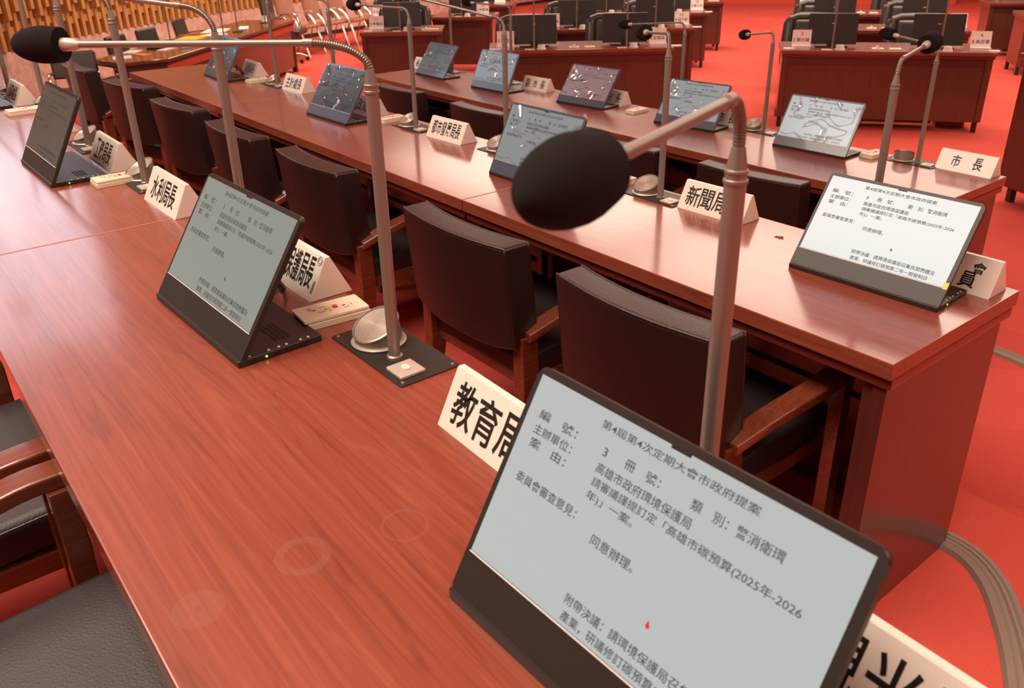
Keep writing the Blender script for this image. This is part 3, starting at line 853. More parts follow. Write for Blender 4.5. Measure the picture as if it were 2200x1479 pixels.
def armchair(label, loc, rz):
    t = thing('armchair', label, 'chair', loc, rz, "officials' armchairs")
    W, T, z0, z1, y0, ln, sg = 0.515, 0.092, 0.425, 0.765, -0.218, 0.10, 0.030
    b_ = obj('backrest', back_pad(W, T, z0, z1, y0, ln, sg), M['leather'], t, angle=50)
    bm = BM()
    for side in (-1, 1):
        P = pipe_path(W, T, z1 - 0.003, z0, y0, ln, sg, side)
        Pl = [(P[0][0], y0 + side * (T / 2 - 0.004) - ln * (z - z0), z) for z in (z0 + 0.04, z0 + 0.12, z0 + 0.22, z1 - 0.02)]
        Pr = [(-p[0], p[1], p[2]) for p in reversed(Pl)]
        tube(bm, Pl + P + Pr, 0.0042, 6)
    obj('piping', bm, M['leather'], b_, angle=70)
    bm = BM(); bx(bm, (0, -0.005, 0.375), (0.50, 0.43, 0.085), Matrix.Rotation(R(4), 3, 'X'), bev=0.022, seg=3)
    s_ = obj('seat', bm, M['seat_leather'], t, angle=50)
    bm = BM(); tube(bm, [(-0.244, -0.19, 0.392), (-0.244, 0.18, 0.418), (-0.23, 0.200, 0.420), (0.23, 0.200, 0.420), (0.244, 0.18, 0.418), (0.244, -0.19, 0.392)], 0.004, 6)
    obj('piping', bm, M['leather'], s_)
    bm = BM(); bx(bm, (0, -0.01, 0.312), (0.50, 0.40, 0.045), bev=0.004); obj('seat_rail', bm, M['arm'], t)
    for s in (-1, 1):
        bm = BM()
        for q in range(1):
            prism(bm, [(-0.275, 0.0), (-0.230, 0.0), (-0.180, 0.30), (-0.185, 0.478), (-0.245, 0.478), (-0.240, 0.30)], -0.024, 0.024, Matrix(((0, 0, 1, s * 0.243), (1, 0, 0, 0), (0, 1, 0, 0), (0, 0, 0, 1))), bev=0.003)
        obj('rear_leg', bm, M['arm'], t)
        bm = BM(); bx(bm, (s * 0.300, 0.150, 0.288), (0.036, 0.040, 0.576), bev=0.004); obj('front_leg', bm, M['arm'], t)
        bm = BM(); sec = rrect(0.058, 0.028, 0.005, 2)
        Q = spline([(s * 0.250, -0.225, 0.478), (s * 0.280, -0.12, 0.525), (s * 0.312, 0.0, 0.566), (s * 0.322, 0.09, 0.586), (s * 0.320, 0.180, 0.590)], 5)
        rings = [[bm.verts.new((p.x + a_, p.y, p.z + c_)) for a_, c_ in sec] for p in Q]
        for r0, r1 in zip(rings, rings[1:]):
            for k in range(len(sec)):
                bm.faces.new((r0[k], r0[(k + 1) % len(sec)], r1[(k + 1) % len(sec)], r1[k]))
        bm.faces.new(list(reversed(rings[0]))); bm.faces.new(rings[-1])
        obj('armrest', bm, M['arm'], t, angle=50)
    return t


arm0 = armchair('dark brown armchair nearest the right end of the middle desk row', (-1.195, 1.575, FB), 0)
dup(arm0, 'second dark brown armchair from the right in the middle row', (-1.925, 1.58, FB), R(0))
dup(arm0, 'dark brown armchair directly behind the 保護局長 nameplate', (-2.920, 1.60, FB), R(0))
dup(arm0, 'dark brown armchair fourth from the right in the middle row', (-3.65, 1.58, FB), R(0))
dup(arm0, 'dark brown armchair fifth from the right in the middle row', (-4.44, 1.585, FB), R(5))
dup(arm0, 'dark brown armchair just left of the slanting end of the middle desk', (-5.32, 1.585, FB), R(10))
dup(arm0, 'leftmost dark brown armchair of the middle row, its seat side bare', (-6.22, 1.54, FB), R(2))
dup(arm0, 'dark brown armchair at the front desk in line with its brightest screen', (-2.13, 3.24, FC), R(3))
dup(arm0, 'front-row dark armchair almost hidden by the large foam ball', (-2.90, 3.22, FC), R(2))
dup(arm0, 'front-row dark brown armchair right of the 都市發展局長 microphone pole', (-4.055, 3.22, FC), R(0))
dup(arm0, 'leftmost dark brown armchair of the front row', (-5.00, 3.23, FC), R(2))
dup(arm0, 'near armchair in the bottom left corner with a wide creased leather seat', (-1.04, -0.045, FA), R(0))
dup(arm0, 'armchair at the left edge beside the corner one, only arm and seat showing', (-1.77, -0.045, FA), R(0))


# ---------------------------------------------------------------- councillors' desks, chairs and fittings
def member_desk(label, corner, ang, w_, dep=0.66):
    a = R(ang)
    t = thing('council_desk', label, 'desk', (*corner, 0.0), a, "councillors' desks")
    bm = BM(); bx(bm, (w_ / 2, dep / 2, 0.733), (w_, dep, 0.034), bev=0.004); tp = obj('tabletop', bm, M['top'], t)
    bm = BM(); bx(bm, (w_ / 2, dep / 2, 0.700), (w_ - 0.02, dep - 0.02, 0.030), bev=0.006); obj('edge_moulding', bm, M['edge'], tp)
    bm = BM(); bx(bm, (w_ / 2, 0.055, 0.375), (w_ - 0.13, 0.018, 0.55)); fp = obj('front_panel', bm, M['front'], t)
    bm = BM(); bx(bm, (w_ / 2, 0.048, 0.648), (w_ - 0.13, 0.016, 0.075)); obj('apron', bm, M['side'], fp)
    for x in (0.045, w_ - 0.045):
        bm = BM(); bx(bm, (x, 0.050, 0.395), (0.055, 0.045, 0.58), bev=0.002); obj('corner_post', bm, M['front'], t)
        bm = BM(); bx(bm, (x, dep / 2 + 0.02, 0.395), (0.024, dep - 0.10, 0.58), bev=0.002); obj('side_panel', bm, M['side'], t)
    for x in (0.055, w_ - 0.055):
        for y in (0.075, dep - 0.075):
            bm = BM(); bx(bm, (x, y, 0.055), (0.040, 0.040, 0.11), bev=0.002); obj('leg', bm, M['base'], t)
    if w_ > 1.3:
        bm = BM(); bx(bm, (w_ / 2, 0.25, 0.11), (w_ * 0.55, 0.22, 0.10)); obj('cable_tray', bm, M['base'], t)
    return t


def member_chair(label, loc, rz):
    """high black leather armchair facing local -Y"""
    t = thing('leather_armchair', label, 'chair', loc, rz, "councillors' armchairs")
    bm = BM(); bx(bm, (0, 0.255, 0.66), (0.50, 0.15, 0.50), Matrix.Rotation(R(-9), 3, 'X'), bev=0.05, seg=4); obj('backrest', bm, M['black_leather'], t, angle=60)
    bm = BM(); tube(bm, [(-0.285, 0.285, 0.895), (-0.20, 0.300, 0.925), (0, 0.305, 0.930), (0.20, 0.300, 0.925), (0.285, 0.285, 0.895)], 0.048, 14); obj('head_roll', bm, M['black_leather'], t, angle=60)
    for s in (-1, 1):
        bm = BM(); tube(bm, [(s * 0.285, 0.29, 0.90), (s * 0.292, 0.27, 0.86), (s * 0.30, 0.23, 0.60), (s * 0.30, 0.19, 0.44)], [0.046, 0.058, 0.064, 0.060], 14); obj('bolster', bm, M['black_leather'], t, angle=60)
        bm = BM(); bx(bm, (s * 0.315, 0.0, 0.565), (0.085, 0.42, 0.06), bev=0.022, seg=3); bx(bm, (s * 0.315, 0.0, 0.46), (0.03, 0.06, 0.2), bev=0.004); obj('armrest', bm, M['black_leather'], t)
    bm = BM(); bx(bm, (0, -0.02, 0.42), (0.54, 0.50, 0.13), bev=0.045, seg=4); obj('seat', bm, M['black_leather'], t, angle=60)
    bm = BM(); lathe(bm, [(0.03, 0.06), (0.03, 0.36), (0.11, 0.36)], 14)
    for k in range(5):
        q = 2 * math.pi * k / 5
        tube(bm, [(0, 0, 0.075), (0.26 * math.cos(q), 0.26 * math.sin(q), 0.05)], [0.026, 0.016], 8)
    obj('star_base', bm, M['base'], t)
    for k in range(5):
        q = 2 * math.pi * k / 5
        bm = BM(); tube(bm, [(0.26 * math.cos(q) - 0.012, 0.26 * math.sin(q), 0.025), (0.26 * math.cos(q) + 0.012, 0.26 * math.sin(q), 0.025)], 0.025, 12); obj('caster', bm, M['black'], t)
    return t


def back_monitor(label, loc, rz):
    """flat monitor seen from behind"""
    t = thing('desktop_monitor', label, 'monitor', loc, rz, "councillors' monitors")
    RX = Matrix.Rotation(R(-9), 3, 'X')
    bm = BM(); bx(bm, (0, 0.0, 0.165), (0.46, 0.026, 0.285), RX, bev=0.005); cs = obj('casing', bm, M['black'], t)
    bm = BM(); bx(bm, (0, 0.0223, 0.309), (0.455, 0.022, 0.003), RX); obj('top_glint', bm, M['light_edge'], cs)  # pale strip painting the reflection along the top of the black casing
    bm = BM(); bx(bm, (0.0, -0.0135, 0.22), (0.030, 0.001, 0.007), RX); obj('badge', bm, M['ring'], cs)
    bm = BM(); bx(bm, (0, -0.015, 0.006), (0.30, 0.14, 0.012), bev=0.003); bx(bm, (0, -0.024, 0.03), (0.08, 0.02, 0.06)); obj('stand', bm, M['black'], t)
    return t


def member_mic(label, loc, rz):
    t = thing('slim_gooseneck_microphone', label, 'microphone', loc, rz, "councillors' microphones")
    bm = BM(); bx(bm, (-0.043, 0, 0.002), (0.10, 0.06, 0.004)); obj('base_plate', bm, M['cream'], t)
    bm = BM(); lathe(bm, [(0.0085, 0.004), (0.0085, 0.44), (0.005, 0.48)], 12); obj('pole', bm, M['metal'], t)
    P = [Vector((0, 0, 0.47))] + [Vector((0, 0.06 * (1 - math.cos(q)), 0.50 + 0.06 * math.sin(q))) for q in [k * math.pi / 16 for k in range(9)]] + [Vector((0, 0.36, 0.56))]
    bm = BM(); tube(bm, P, 0.0048, 10); obj('gooseneck', bm, M['metal'], t)
    bm = BM(); lathe(bm, [(0, -0.035), (0.022, -0.03), (0.026, 0.0), (0.022, 0.03), (0, 0.042)], 18, frame((0, 0.40, 0.56), (0, 1, 0))); obj('foam_windscreen', bm, M['foam'], t)
    return t


def dome(label, loc, rz):
    t = thing('desk_speaker', label, 'speaker', loc, rz, "councillors' desk speakers")
    bm = BM(); lathe(bm, [(0.048, 0.0), (0.048, 0.006), (0.040, 0.008), (0.038, 0.034), (0.032, 0.042), (0, 0.043)], 22); obj('pod', bm, M['white'], t)
    bm = BM(); lathe(bm, [(0.030, 0.0425), (0.030, 0.0445), (0, 0.0450)], 20); obj('grille', bm, M['ring'], t)
    return t


def seat_plate(label, corner, rz, num, name):
    """white two-fold seat card: local x across, facing -Y"""
    t = thing('seat_plate', label, 'seat plate', corner, rz, 'numbered seat plates')
    RX = Matrix.Rotation(R(-14), 3, 'X')
    bm = BM(); bx(bm, (0, 0.025, 0.10), (0.175, 0.006, 0.15), RX, bev=0.001); bx(bm, (0, -0.010, 0.018), (0.170, 0.070, 0.036), bev=0.002); bd = obj('card', bm, M['plate_white'], t)
    F = RX.to_4x4() @ frame((0, -0.0036, 0), (0, -1, 0), (1, 0, 0)); F.translation = Vector((0, 0.025, 0.10)) + RX @ Vector((0, -0.0036, 0))
    bm = BM(); text_into(bm, num, F @ Matrix.Translation((0.0, 0.038, 0)), height=0.036, bold=0.008); obj('number', bm, M['red_ink'], bd, smooth=False)
    bm = BM(); text_into(bm, name, F @ Matrix.Translation((0.014, -0.018, 0)), width=0.118, height=0.036, bold=0.008)
    text_into(bm, '議', F @ Matrix.Translation((-0.066, -0.010, 0)), height=0.016, bold=0.008); text_into(bm, '員', F @ Matrix.Translation((-0.066, -0.028, 0)), height=0.016, bold=0.008)
    obj('lettering', bm, M['ink'], bd, smooth=False)
    return t


def note_box(label, loc, rz, tent):
    t = thing('voting_keypad', label, 'voting box', loc, rz, "councillors' voting keypads")
    bm = BM(); prism(bm, rrect(0.105, 0.075, 0.006, 3), 0, 0.016, None, bev=0.002); obj('case', bm, M['cream'], t)
    bm = BM()
    if tent:
        prism(bm, [(-0.03, 0.0), (0.03, 0.0), (0.0, 0.022)], -0.02, 0.02, Matrix(((1, 0, 0, 0), (0, 0, 1, 0), (0, 1, 0, 0.016), (0, 0, 0, 1))))
        obj('key_hood', bm, M['cream'], t)
    else:
        bx(bm, (0, 0, 0.017), (0.02, 0.012, 0.003)); obj('key', bm, M['yellow'], t)
    return t


PROTO = {}


def place(kind, fn, label, loc, rz):
    if kind in PROTO:
        return dup(PROTO[kind], label, loc, rz)
    PROTO[kind] = fn(label, loc, rz)
    return PROTO[kind]


def desk_group(corner, ang, seats, w_, desc, mics=True, chair=True):
    """seats: list of (number, name, plate side); local x along the front edge"""
    a = R(ang); ex = Vector((math.cos(a), math.sin(a), 0)); ey = Vector((-math.sin(a), math.cos(a), 0)); o = Vector((*corner, 0))
    member_desk(desc, corner, ang, w_)
    n = len(seats)
    for i, (num, name, px) in enumerate(seats):
        cx = w_ * (i + 0.5) / n
        q = lambda x, y, z=0.75: tuple(o + ex * x + ey * y + Vector((0, 0, z)))
        who = 'seat plate ' + num
        seat_plate('white seat plate with red number ' + num, q(px, 0.10), a, num, name)
        place('mon', back_monitor, 'black back of the desk monitor beside ' + who, q(cx, 0.30), a)
        if mics:
            place('mic', member_mic, 'slim microphone pole in front of the monitor beside ' + who, q(cx - 0.01, 0.06), a)
        place('dome', dome, 'small white speaker pod in front of the monitor beside ' + who, q(cx + 0.065, 0.085), a)
        if chair:
            place('chair', member_chair, 'big black leather armchair at the desk place with ' + who, q(cx - 0.06 if i == 0 else cx + 0.03, 1.02, 0.0), a)
    return o, ex, ey


def pads(o, ex, ey, w_, where):
    for k, (x, tent) in enumerate(((w_ / 2 - 0.07, True), (w_ / 2 + 0.09, False))):
        p = o + ex * x + ey * 0.10 + Vector((0, 0, 0.75))
        key = 'pad%d' % tent
        lab = ('hooded cream keypad at the middle of ' if tent else 'flat cream keypad at the middle of ') + where
        place(key, lambda l, a_, b_: note_box(l, a_, b_, tent), lab, tuple(p), math.atan2(ex.y, ex.x))


g = desk_group((-6.97, 5.233), 51.9, [('1', '康裕成', 0.17), ('2', '曾俊傑', 1.715)], 1.87, 'two-seat council desk with seat plates 1 and 2'); pads(*g, 1.87, 'the desk of seats 1 and 2')
g = desk_group((-4.953, 7.265), 37.6, [('3', '鄭光峰', 0.185), ('4', '高忠德', 1.775)], 1.91, 'two-seat council desk with seat plates 3 and 4'); pads(*g, 1.91, 'the desk of seats 3 and 4')
g = desk_group((-8.02, 6.77), 49, [('12', '李雅靜', 0.17), ('13', '邱于軒', 1.72)], 1.88, 'two-seat council desk with seat plate 13 behind seats 1 and 2'); pads(*g, 1.88, 'the desk of seats 12 and 13')
g = desk_group((-5.90, 8.78), 36, [('14', '陳明澤', 0.185), ('15', '林志誠', 1.775)], 1.91, 'two-seat council desk with seat plate 14 behind seats 3 and 4'); pads(*g, 1.91, 'the desk of seats 14 and 15')
g = desk_group((-9.14, 8.36), 47, [('25', '黃文益', 0.17), ('26', '黃文志', 1.72)], 1.88, 'two-seat council desk with seat plate 26, third back from the front'); pads(*g, 1.88, 'the desk of seats 25 and 26')
g = desk_group((-6.95, 10.32), 35, [('27', '張勝富', 0.185), ('28', '李順進', 1.775)], 1.91, 'third two-seat council desk back, behind seats 14 and 15', mics=False); pads(*g, 1.91, 'the desk of seats 27 and 28')
g = desk_group((-9.445, 5.139), 53, [('11', '李喬如', 0.20)], 1.0, 'single council desk with seat plate 11')
for k, x in enumerate((0.80, 0.90)):
    p = g[0] + g[1] * x + g[2] * 0.10 + Vector((0, 0, 0.75))
    place('pad%d' % (k == 0), None, ('hooded' if k == 0 else 'flat') + ' cream keypad at the right end of the seat 11 desk', tuple(p), R(53))
desk_group((-10.82, 5.99), 53, [('22', '王義雄', 0.19)], 0.76, 'single council desk with seat plate 22, behind seat 11', mics=False)
g = desk_group((-10.36, 6.78), 44.5, [('24', '林智鴻', 0.72)], 0.88, 'single council desk with seat plate 24 and a brown end panel', chair=False)
desk_group((-11.75, 8.08), 44, [('35', '許慧玉', 0.79)], 1.0, 'single council desk behind seat 24 at the top of the photo', mics=False)
desk_group((-10.15, 9.95), 45, [('36', '李亞築', 0.17), ('37', '劉德林', 1.72)], 1.88, 'two-seat council desk at the top edge, behind seat 26', mics=False, chair=False)
desk_group((-4.66, 12.0), 36, [('39', '鍾易仲', 1.2)], 1.5, 'council desk cut by the right photo edge near the top corner', mics=False)
desk_group((-5.75, 13.45), 36, [('40', '何權峰', 1.2)], 1.5, 'council desk at the top right, behind the one the photo edge cuts', mics=False)

# small loose cards lying by the plates
for lab, (cx, cy), ang, z, s in [('white card lying at the left corner of the seat 3 desk', (-4.93, 7.36), 37.6, ZD, (0.10, 0.06)), ('white card lying at the right corner of the seat 4 desk', (-3.50, 8.47), 37.6, ZD, (0.10, 0.06)),
                                 ('white card lying at the right corner of the seat 2 desk', (-5.86, 6.78), 52, ZD, (0.10, 0.06)), ('white card lying left of seat plate 11', (-9.42, 5.24), 53, ZD, (0.10, 0.05)),
                                 ('white card lying at the left corner of the seat 1 desk', (-6.98, 5.32), 52, ZD, (0.11, 0.05)), ('white card lying right of seat plate 13', (-6.80, 8.22), 49, ZD, (0.10, 0.06)), ('white card lying right of seat plate 26', (-7.90, 9.77), 47, ZD, (0.10, 0.06))]:
    bm = BM(); bx(bm, (0, 0, 0.006), (s[0], s[1], 0.012), bev=0.001)
    o = obj('card', bm, M['paper']); o.location = (cx, cy, z); o.rotation_euler = (0, 0, R(ang)); tag(o, lab, 'card', 'loose white cards')
t = thing('waste_bin', 'dark red bin on the carpet under the seat 4 desk', 'bin', (-3.83, 8.58, 0), R(37))
bm = BM(); prism(bm, rrect(0.26, 0.20, 0.03, 4), 0, 0.10, None, bev=0.006); obj('bucket', bm, M['redbin'], t)
bm = BM(); prism(bm, rrect(0.275, 0.215, 0.035, 4), 0.095, 0.108, None, bev=0.003); obj('rim', bm, M['redbin'], t)

# ---------------------------------------------------------------- lectern-like cabinet at the right photo edge
t = thing('side_cabinet', 'tall dark red cabinet on black legs at the right photo edge', 'cabinet', (-2.06, 6.28, 0), R(62))
bm = BM(); bx(bm, (0.45, 0.20, 0.56), (1.0, 0.40, 0.88), bev=0.004); obj('body', bm, M['side'], t)
bm = BM(); bx(bm, (0.45, 0.20, 1.02), (1.06, 0.46, 0.035), bev=0.005); obj('cabinet_top', bm, M['top'], t)
for x in (0.03, 0.87):
    for y in (0.08, 0.33):
        bm = BM(); bx(bm, (x, y, 0.06), (0.045, 0.045, 0.12), bev=0.002); obj('leg', bm, M['base'], t)

# ---------------------------------------------------------------- clerks' table at the left, with what lies on it
TX, TY, TA = -9.12, 2.74, 135.5          # right-hand front corner seen from the seats; runs away to the far left
t = thing('clerk_table', 'long brown clerks table at the left beyond the middle desk row', 'table', (TX, TY, 0), R(TA))
# local x runs along the front edge away from us, local y out of the front (towards the councillors), so the table lies at y<0... built at +y
def tl(x, y, z):
    a = R(TA); return (TX + math.cos(a) * x - math.sin(a) * y, TY + math.sin(a) * x + math.cos(a) * y, z)
poly = [(0, 0), (3.85, 0), (3.85, 0.78), (-0.05, 0.78), (-0.32, 0.35)]
bm = BM(); prism(bm, poly, 0.685, 0.72, None, bev=0.004); tp = obj('tabletop', bm, M['table'], t)
bm = BM(); prism(bm, [(0.02, 0.015), (3.83, 0.015), (3.83, 0.76), (-0.03, 0.76), (-0.29, 0.35)], 0.655, 0.685, None, bev=0.004); obj('edge_moulding', bm, M['base'], tp)
bm = BM(); bx(bm, (1.92, 0.03, 0.615), (3.80, 0.012, 0.075)); obj('red_rail', bm, mat('red_cloth_strip', (0.50, 0.06, 0.03), 0.5), t)
bm = BM(); bx(bm, (1.92, 0.05, 0.36), (3.76, 0.02, 0.56)); obj('front_panel', bm, M['front'], t)
bm = BM(); prism(bm, [(0.03, 0.03), (0.05, 0.05), (-0.25, 0.36), (-0.27, 0.34)], 0.06, 0.655); ep = obj('end_panel', bm, M['side'], t)
bm = BM(); lathe(bm, [(0.012, 0), (0.012, 0.01), (0, 0.011)], 12, frame((-0.13, 0.185, 0.615), (-0.7, -0.7, 0))); obj('lock', bm, M['chrome'], ep)
for x in (0.06, 3.78):
    bm = BM(); bx(bm, (x, 0.06, 0.33), (0.07, 0.06, 0.66), bev=0.003); obj('leg', bm, M['base'], t)
bm = BM(); bx(bm, (3.80, 0.40, 0.36), (0.03, 0.70, 0.59)); obj('end_panel', bm, M['side'], t)


def sheet(name, label, cat, x, y, rz, w_, d_, h_, mt, grp=None, bev=0.0):
    bm = BM(); bx(bm, (0, 0, h_ / 2), (w_, d_, h_), bev=bev)
    o = obj(name, bm, mt); o.location = tl(x, y, 0.7205); o.rotation_euler = (0, 0, R(TA + rz)); return tag(o, label, cat, grp)


sheet('folder', 'yellow folder lying on the clerks table', 'folder', 1.62, 0.53, 6, 0.42, 0.26, 0.012, M['yellow'])
sheet('document', 'white papers just right of the yellow folder', 'paper', 2.00, 0.40, -15, 0.28, 0.22, 0.008, M['paper'], 'loose papers')
sheet('document', 'large pale sheet near the far black chairs on the clerks table', 'paper', 2.46, 0.58, 12, 0.50, 0.28, 0.006, M['plate_white'], 'loose papers')
sheet('document', 'white sheet at the near left end of the clerks table', 'paper', 0.06, 0.53, 30, 0.24, 0.18, 0.006, M['paper'], 'loose papers')
sheet('document', 'white sheet behind the orange envelope on the clerks table', 'paper', 0.50, 0.66, 10, 0.26, 0.14, 0.006, M['paper'], 'loose papers')
sheet('envelope', 'orange envelope lying on the near end of the clerks table', 'envelope', 0.27, 0.42, 60, 0.20, 0.11, 0.006, M['orange'])
sheet('notebook', 'slim black notebook lying on the clerks table below the yellow folder', 'notebook', 0.93, 0.56, 6, 0.42, 0.14, 0.02, M['black'], None, 0.003)
sheet('envelope', 'long white envelope next to the black notebook on the clerks table', 'envelope', 0.72, 0.37, -4, 0.28, 0.10, 0.006, M['paper'])
sheet('envelope', 'crumpled white packet right of the long envelope', 'envelope', 0.80, 0.20, 35, 0.14, 0.10, 0.025, M['white'], None, 0.01)
sheet('document', 'folded white paper near the far right of the clerks table', 'paper', 2.70, 0.30, 20, 0.34, 0.12, 0.018, M['paper'], 'loose papers', 0.004)
t = thing('cup', 'white cup standing at the far right end of the clerks table', 'cup', tl(3.62, 0.36, 0.7205), 0)
bm = BM(); lathe(bm, [(0.030, 0), (0.040, 0.075), (0.037, 0.075), (0.027, 0.006)], 20); obj('bowl', bm, M['white'], t)
bm = BM(); lathe(bm, [(0.055, 0), (0.060, 0.008), (0.03, 0.004)], 20); obj('saucer', bm, M['white'], t)


def clerk_mic(label, x, y):
    t = thing('slim_gooseneck_microphone', label, 'microphone', tl(x, y, 0.7205), R(TA + 180), 'clerk table microphones')
    bm = BM(); lathe(bm, [(0.07, 0), (0.07, 0.006), (0.02, 0.012)], 18); obj('base_plate', bm, M['plate'], t)
    bm = BM(); lathe(bm, [(0.0085, 0.008), (0.0085, 0.44), (0.006, 0.48)], 12); obj('pole', bm, M['metal'], t)
    P = [Vector((0, 0, 0.47))] + [Vector((0.05 * (1 - math.cos(q)), 0, 0.49 + 0.05 * math.sin(q))) for q in [k * math.pi / 16 for k in range(9)]] + [Vector((0.30, 0, 0.54))]
    bm = BM(); tube(bm, P, 0.0048, 10); obj('gooseneck', bm, M['metal'], t)
    bm = BM(); lathe(bm, [(0, -0.035), (0.022, -0.03), (0.026, 0.0), (0.022, 0.03), (0, 0.042)], 18, frame((0.34, 0, 0.54), (1, 0, 0))); obj('foam_windscreen', bm, M['foam'], t)


clerk_mic('slim microphone pole by the yellow folder on the clerks table', 1.50, 0.72)
clerk_mic('slim microphone pole on the front side of the clerks table middle', 1.62, 0.10)
clerk_mic('slim microphone pole near the folded paper on the clerks table', 2.36, 0.24)
clerk_mic('slim microphone pole beside the cup at the table end', 3.42, 0.28)


# black padded visitor chairs behind the clerks' table (only their backs show)
def side_chair(label, loc, rz):
    t = thing('side_chair', label, 'chair', loc, rz, 'black chairs behind the clerks table')
    bm = BM(); bx(bm, (0, 0.22, 0.695), (0.42, 0.045, 0.26), Matrix.Rotation(R(-10), 3, 'X'), bev=0.022, seg=4); obj('backrest', bm, M['black_leather'], t, angle=60)
    bm = BM(); bx(bm, (0, 0, 0.45), (0.42, 0.42, 0.06), bev=0.02, seg=3); obj('seat', bm, M['black_leather'], t)
    for s in (-1, 1):
        bm = BM(); tube(bm, spline([(s * 0.205, 0.25, 0.80), (s * 0.205, 0.22, 0.60), (s * 0.21, 0.20, 0.42), (s * 0.21, 0.24, 0.0)], 6), 0.011, 8); obj('rear_leg', bm, M['chrome'], t)
        bm = BM(); tube(bm, spline([(s * 0.20, 0.20, 0.62), (s * 0.22, 0.0, 0.64), (s * 0.22, -0.19, 0.60), (s * 0.21, -0.22, 0.0)], 6), 0.011, 8); obj('front_leg', bm, M['chrome'], t)
    return t


sc0 = side_chair('black chair back left of the yellow folder behind the clerks table', (*tl(1.16, 0.98, 0)[:2], 0), R(TA))
dup(sc0, 'black chair back directly behind the yellow folder', (*tl(1.86, 0.98, 0)[:2], 0), R(TA - 4))
dup(sc0, 'black chair back behind the large pale sheet, farthest of the three', (*tl(3.05, 1.12, 0)[:2], 0), R(TA + 6))
dup(sc0, 'black chair with chrome arm at the near end of the clerks table', (*tl(-0.42, 0.78, 0)[:2], 0), R(TA - 60), 'black chairs beside the clerks table')


def office_chair(label, loc, rz):
    t = thing('office_chair', label, 'chair', loc, rz)
    bm = BM(); bx(bm, (0, 0.26, 0.82), (0.50, 0.08, 0.62), Matrix.Rotation(R(-8), 3, 'X'), bev=0.035, seg=4); obj('backrest', bm, M['black_leather'], t, angle=60)
    bm = BM(); bx(bm, (0, -0.02, 0.46), (0.52, 0.52, 0.10), bev=0.04, seg=4); obj('seat', bm, M['black_leather'], t, angle=60)
    bm = BM(); lathe(bm, [(0.028, 0.08), (0.028, 0.42)], 12); obj('column', bm, M['chrome'], t)
    bm = BM()
    for k in range(5):
        q = 2 * math.pi * k / 5 + 0.3
        tube(bm, spline([(0, 0, 0.13), (0.18 * math.cos(q), 0.18 * math.sin(q), 0.11), (0.30 * math.cos(q), 0.30 * math.sin(q), 0.06)], 4), 0.014, 8)
    obj('star_base', bm, M['chrome'], t)
    for k in range(5):
        q = 2 * math.pi * k / 5 + 0.3
        bm = BM(); tube(bm, [(0.30 * math.cos(q) - 0.02, 0.30 * math.sin(q), 0.03), (0.30 * math.cos(q) + 0.02, 0.30 * math.sin(q), 0.03)], 0.030, 12); obj('caster', bm, M['black'], t)
    for s in (-1, 1):
        bm = BM(); tube(bm, spline([(s * 0.28, 0.22, 0.48), (s * 0.31, 0.18, 0.66), (s * 0.31, -0.08, 0.68), (s * 0.28, -0.14, 0.48)], 5), 0.014, 8); obj('armrest', bm, M['chrome'], t)
    return t


office_chair('black office chair on casters at the far end of the clerks table', (-12.86, 5.72, 0), R(140))


def tub_chair(label, loc, rz):
    """brown upholstered chair on a doubled chrome tube frame, facing local -Y"""
    t = thing('visitor_chair', label, 'chair', loc, rz, 'brown visitor chairs along the wall')
    bm = BM(); n = 10
    pr = []
    for j in range(n + 1):
        v = j / n
        hw = 0.24 * (1 - 0.28 * v ** 3) if v > 0.2 else 0.24 * (0.90 + 0.5 * v)
        z = 0.50 + 0.48 * v; y = 0.21 + 0.12 * v
        pr.append([(s * hw, y - 0.05 * (s * s), z + (-0.05 * s ** 4 if v > 0.9 else 0)) for s in [-1 + 2 * i / n for i in range(n + 1)]])
    for th in (0, 1):
        pass
    A_ = [[bm.verts.new(p) for p in row] for row in pr]
    B_ = [[bm.verts.new((p[0], p[1] + 0.035, p[2])) for p in row] for row in pr]
    for G, fl in ((A_, False), (B_, True)):
        for j in range(n):
            for i in range(n):
                f = (G[j][i], G[j][i + 1], G[j + 1][i + 1], G[j + 1][i])
                bm.faces.new(tuple(reversed(f)) if fl else f)
    for i in range(n):
        bm.faces.new((A_[0][i], B_[0][i], B_[0][i + 1], A_[0][i + 1])); bm.faces.new((A_[n][i], A_[n][i + 1], B_[n][i + 1], B_[n][i]))
        bm.faces.new((A_[i][0], A_[i + 1][0], B_[i + 1][0], B_[i][0])); bm.faces.new((A_[i][n], B_[i][n], B_[i + 1][n], A_[i + 1][n]))
    obj('backrest', bm, M['brown_shell'], t, angle=70)
    bm = BM(); bx(bm, (0, -0.02, 0.445), (0.48, 0.48, 0.045), Matrix.Rotation(R(-4), 3, 'X'), bev=0.018, seg=3); obj('seat', bm, M['brown_shell'], t, angle=60)
    for s in (-1, 1):
        for e_ in (0, 1):
            bm = BM(); x = s * (0.235 + 0.03 * e_)
            tube(bm, spline([(x, 0.20, 0.66), (x, 0.05, 0.66), (x, -0.08, 0.58), (x, -0.17, 0.42), (x, -0.30, 0.0)], 6), 0.011, 8)
            obj('front_leg', bm, M['chrome'], t)
        bm = BM(); x = s * 0.22; tube(bm, [(x, 0.20, 0.66), (x, 0.10, 0.44), (x, 0.24, 0.0)], 0.011, 8); obj('rear_leg', bm, M['brown_shell'], t)
    bm = BM(); tube(bm, [(-0.235, -0.235, 0.20), (0.235, -0.235, 0.20)], 0.009, 8); obj('crossbar', bm, M['chrome'], t)
    return t


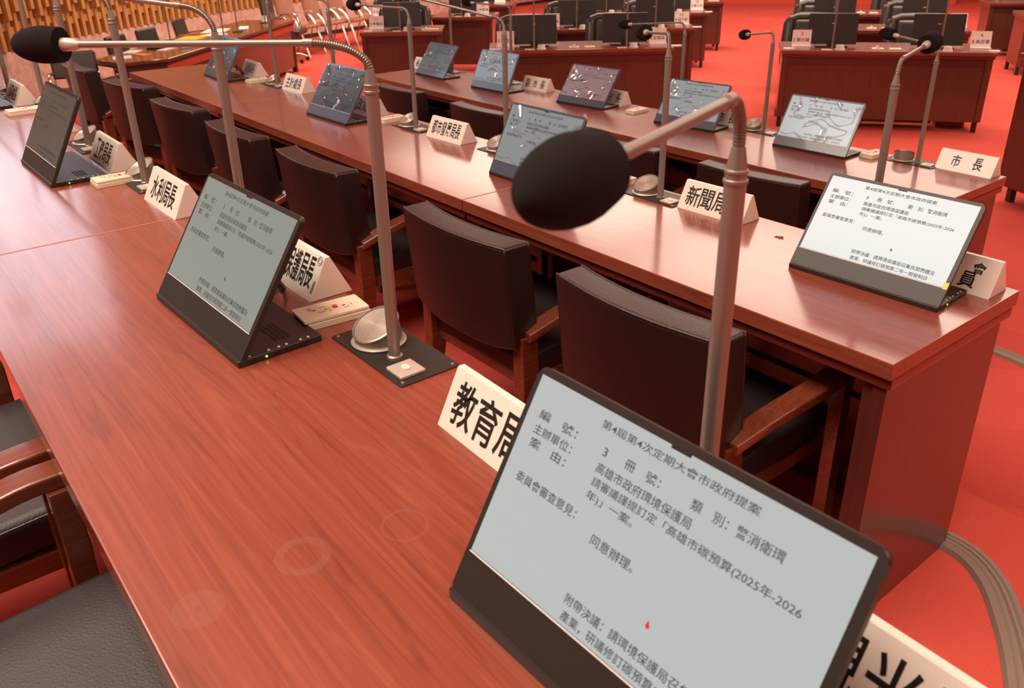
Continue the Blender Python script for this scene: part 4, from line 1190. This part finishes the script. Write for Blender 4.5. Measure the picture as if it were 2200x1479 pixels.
tc0 = tub_chair('brown visitor chair nearest the black office chair', (-13.40, 6.20, 0), R(122))
dup(tc0, 'second brown visitor chair from the clerks table', (-13.60, 6.76, 0), R(122))
dup(tc0, 'third brown visitor chair from the clerks table', (-13.80, 7.32, 0), R(122))
dup(tc0, 'brown visitor chair farthest along, beside seat plate 22', (-14.02, 7.90, 0), R(122))


# ---------------------------------------------------------------- cable covers on the carpet, crumbs on the desks
def cable_cover(label, pts, z, w_):
    bm = BM()
    P = spline([(x, y, 0) for x, y in pts], 8)
    sec = [(-0.5, 0.0), (-0.40, 0.010), (-0.22, 0.013), (-0.16, 0.010), (-0.10, 0.013), (-0.02, 0.013), (0.03, 0.009), (0.08, 0.013), (0.16, 0.013), (0.20, 0.010), (0.25, 0.013), (0.42, 0.010), (0.5, 0.0)]
    rings = []
    for i, p in enumerate(P):
        tt = (P[min(i + 1, len(P) - 1)] - P[max(i - 1, 0)]).normalized(); nn = Vector((-tt.y, tt.x, 0))
        rings.append([bm.verts.new(p + nn * (a_ * w_) + Vector((0, 0, h_))) for a_, h_ in sec])
    for r0, r1 in zip(rings, rings[1:]):
        for k in range(len(sec)):
            k2 = (k + 1) % len(sec)
            bm.faces.new((r0[k], r0[k2], r1[k2], r1[k]))
    bm.faces.new(list(reversed(rings[0]))); bm.faces.new(rings[-1])
    o = obj('cable_cover', bm, M['cover']); o.location = (0, 0, z)
    tag(o, label, 'cable cover', 'cable covers on the carpet')


cable_cover('curved grey ribbed cable cover on the carpet at the bottom right', [(-0.80, 2.02), (-0.65, 2.035), (-0.54, 1.975), (-0.44, 1.85), (-0.36, 1.72), (-0.25, 1.50)], FB + 0.0005, 0.085)
cable_cover('short straight grey cable cover behind the middle desk end', [(-1.40, 3.70), (-1.2, 3.68), (-1.05, 3.655), (-0.7, 3.60)], FC + 0.0005, 0.075)
bm = BM(); bmesh.ops.create_icosphere(bm, subdivisions=2, radius=0.010)
for v in bm.verts:
    v.co = Vector((v.co.x * 1.3, v.co.y, v.co.z * 0.35 + 0.0035)) * (1 + 0.25 * math.sin(v.co.x * 900 + v.co.y * 700))
o = obj('tissue_scrap', bm, M['paper']); o.location = (-1.27, 1.955, ZB); tag(o, 'tiny crumpled white scrap on the middle desk, left of the bright monitor', 'paper scrap')
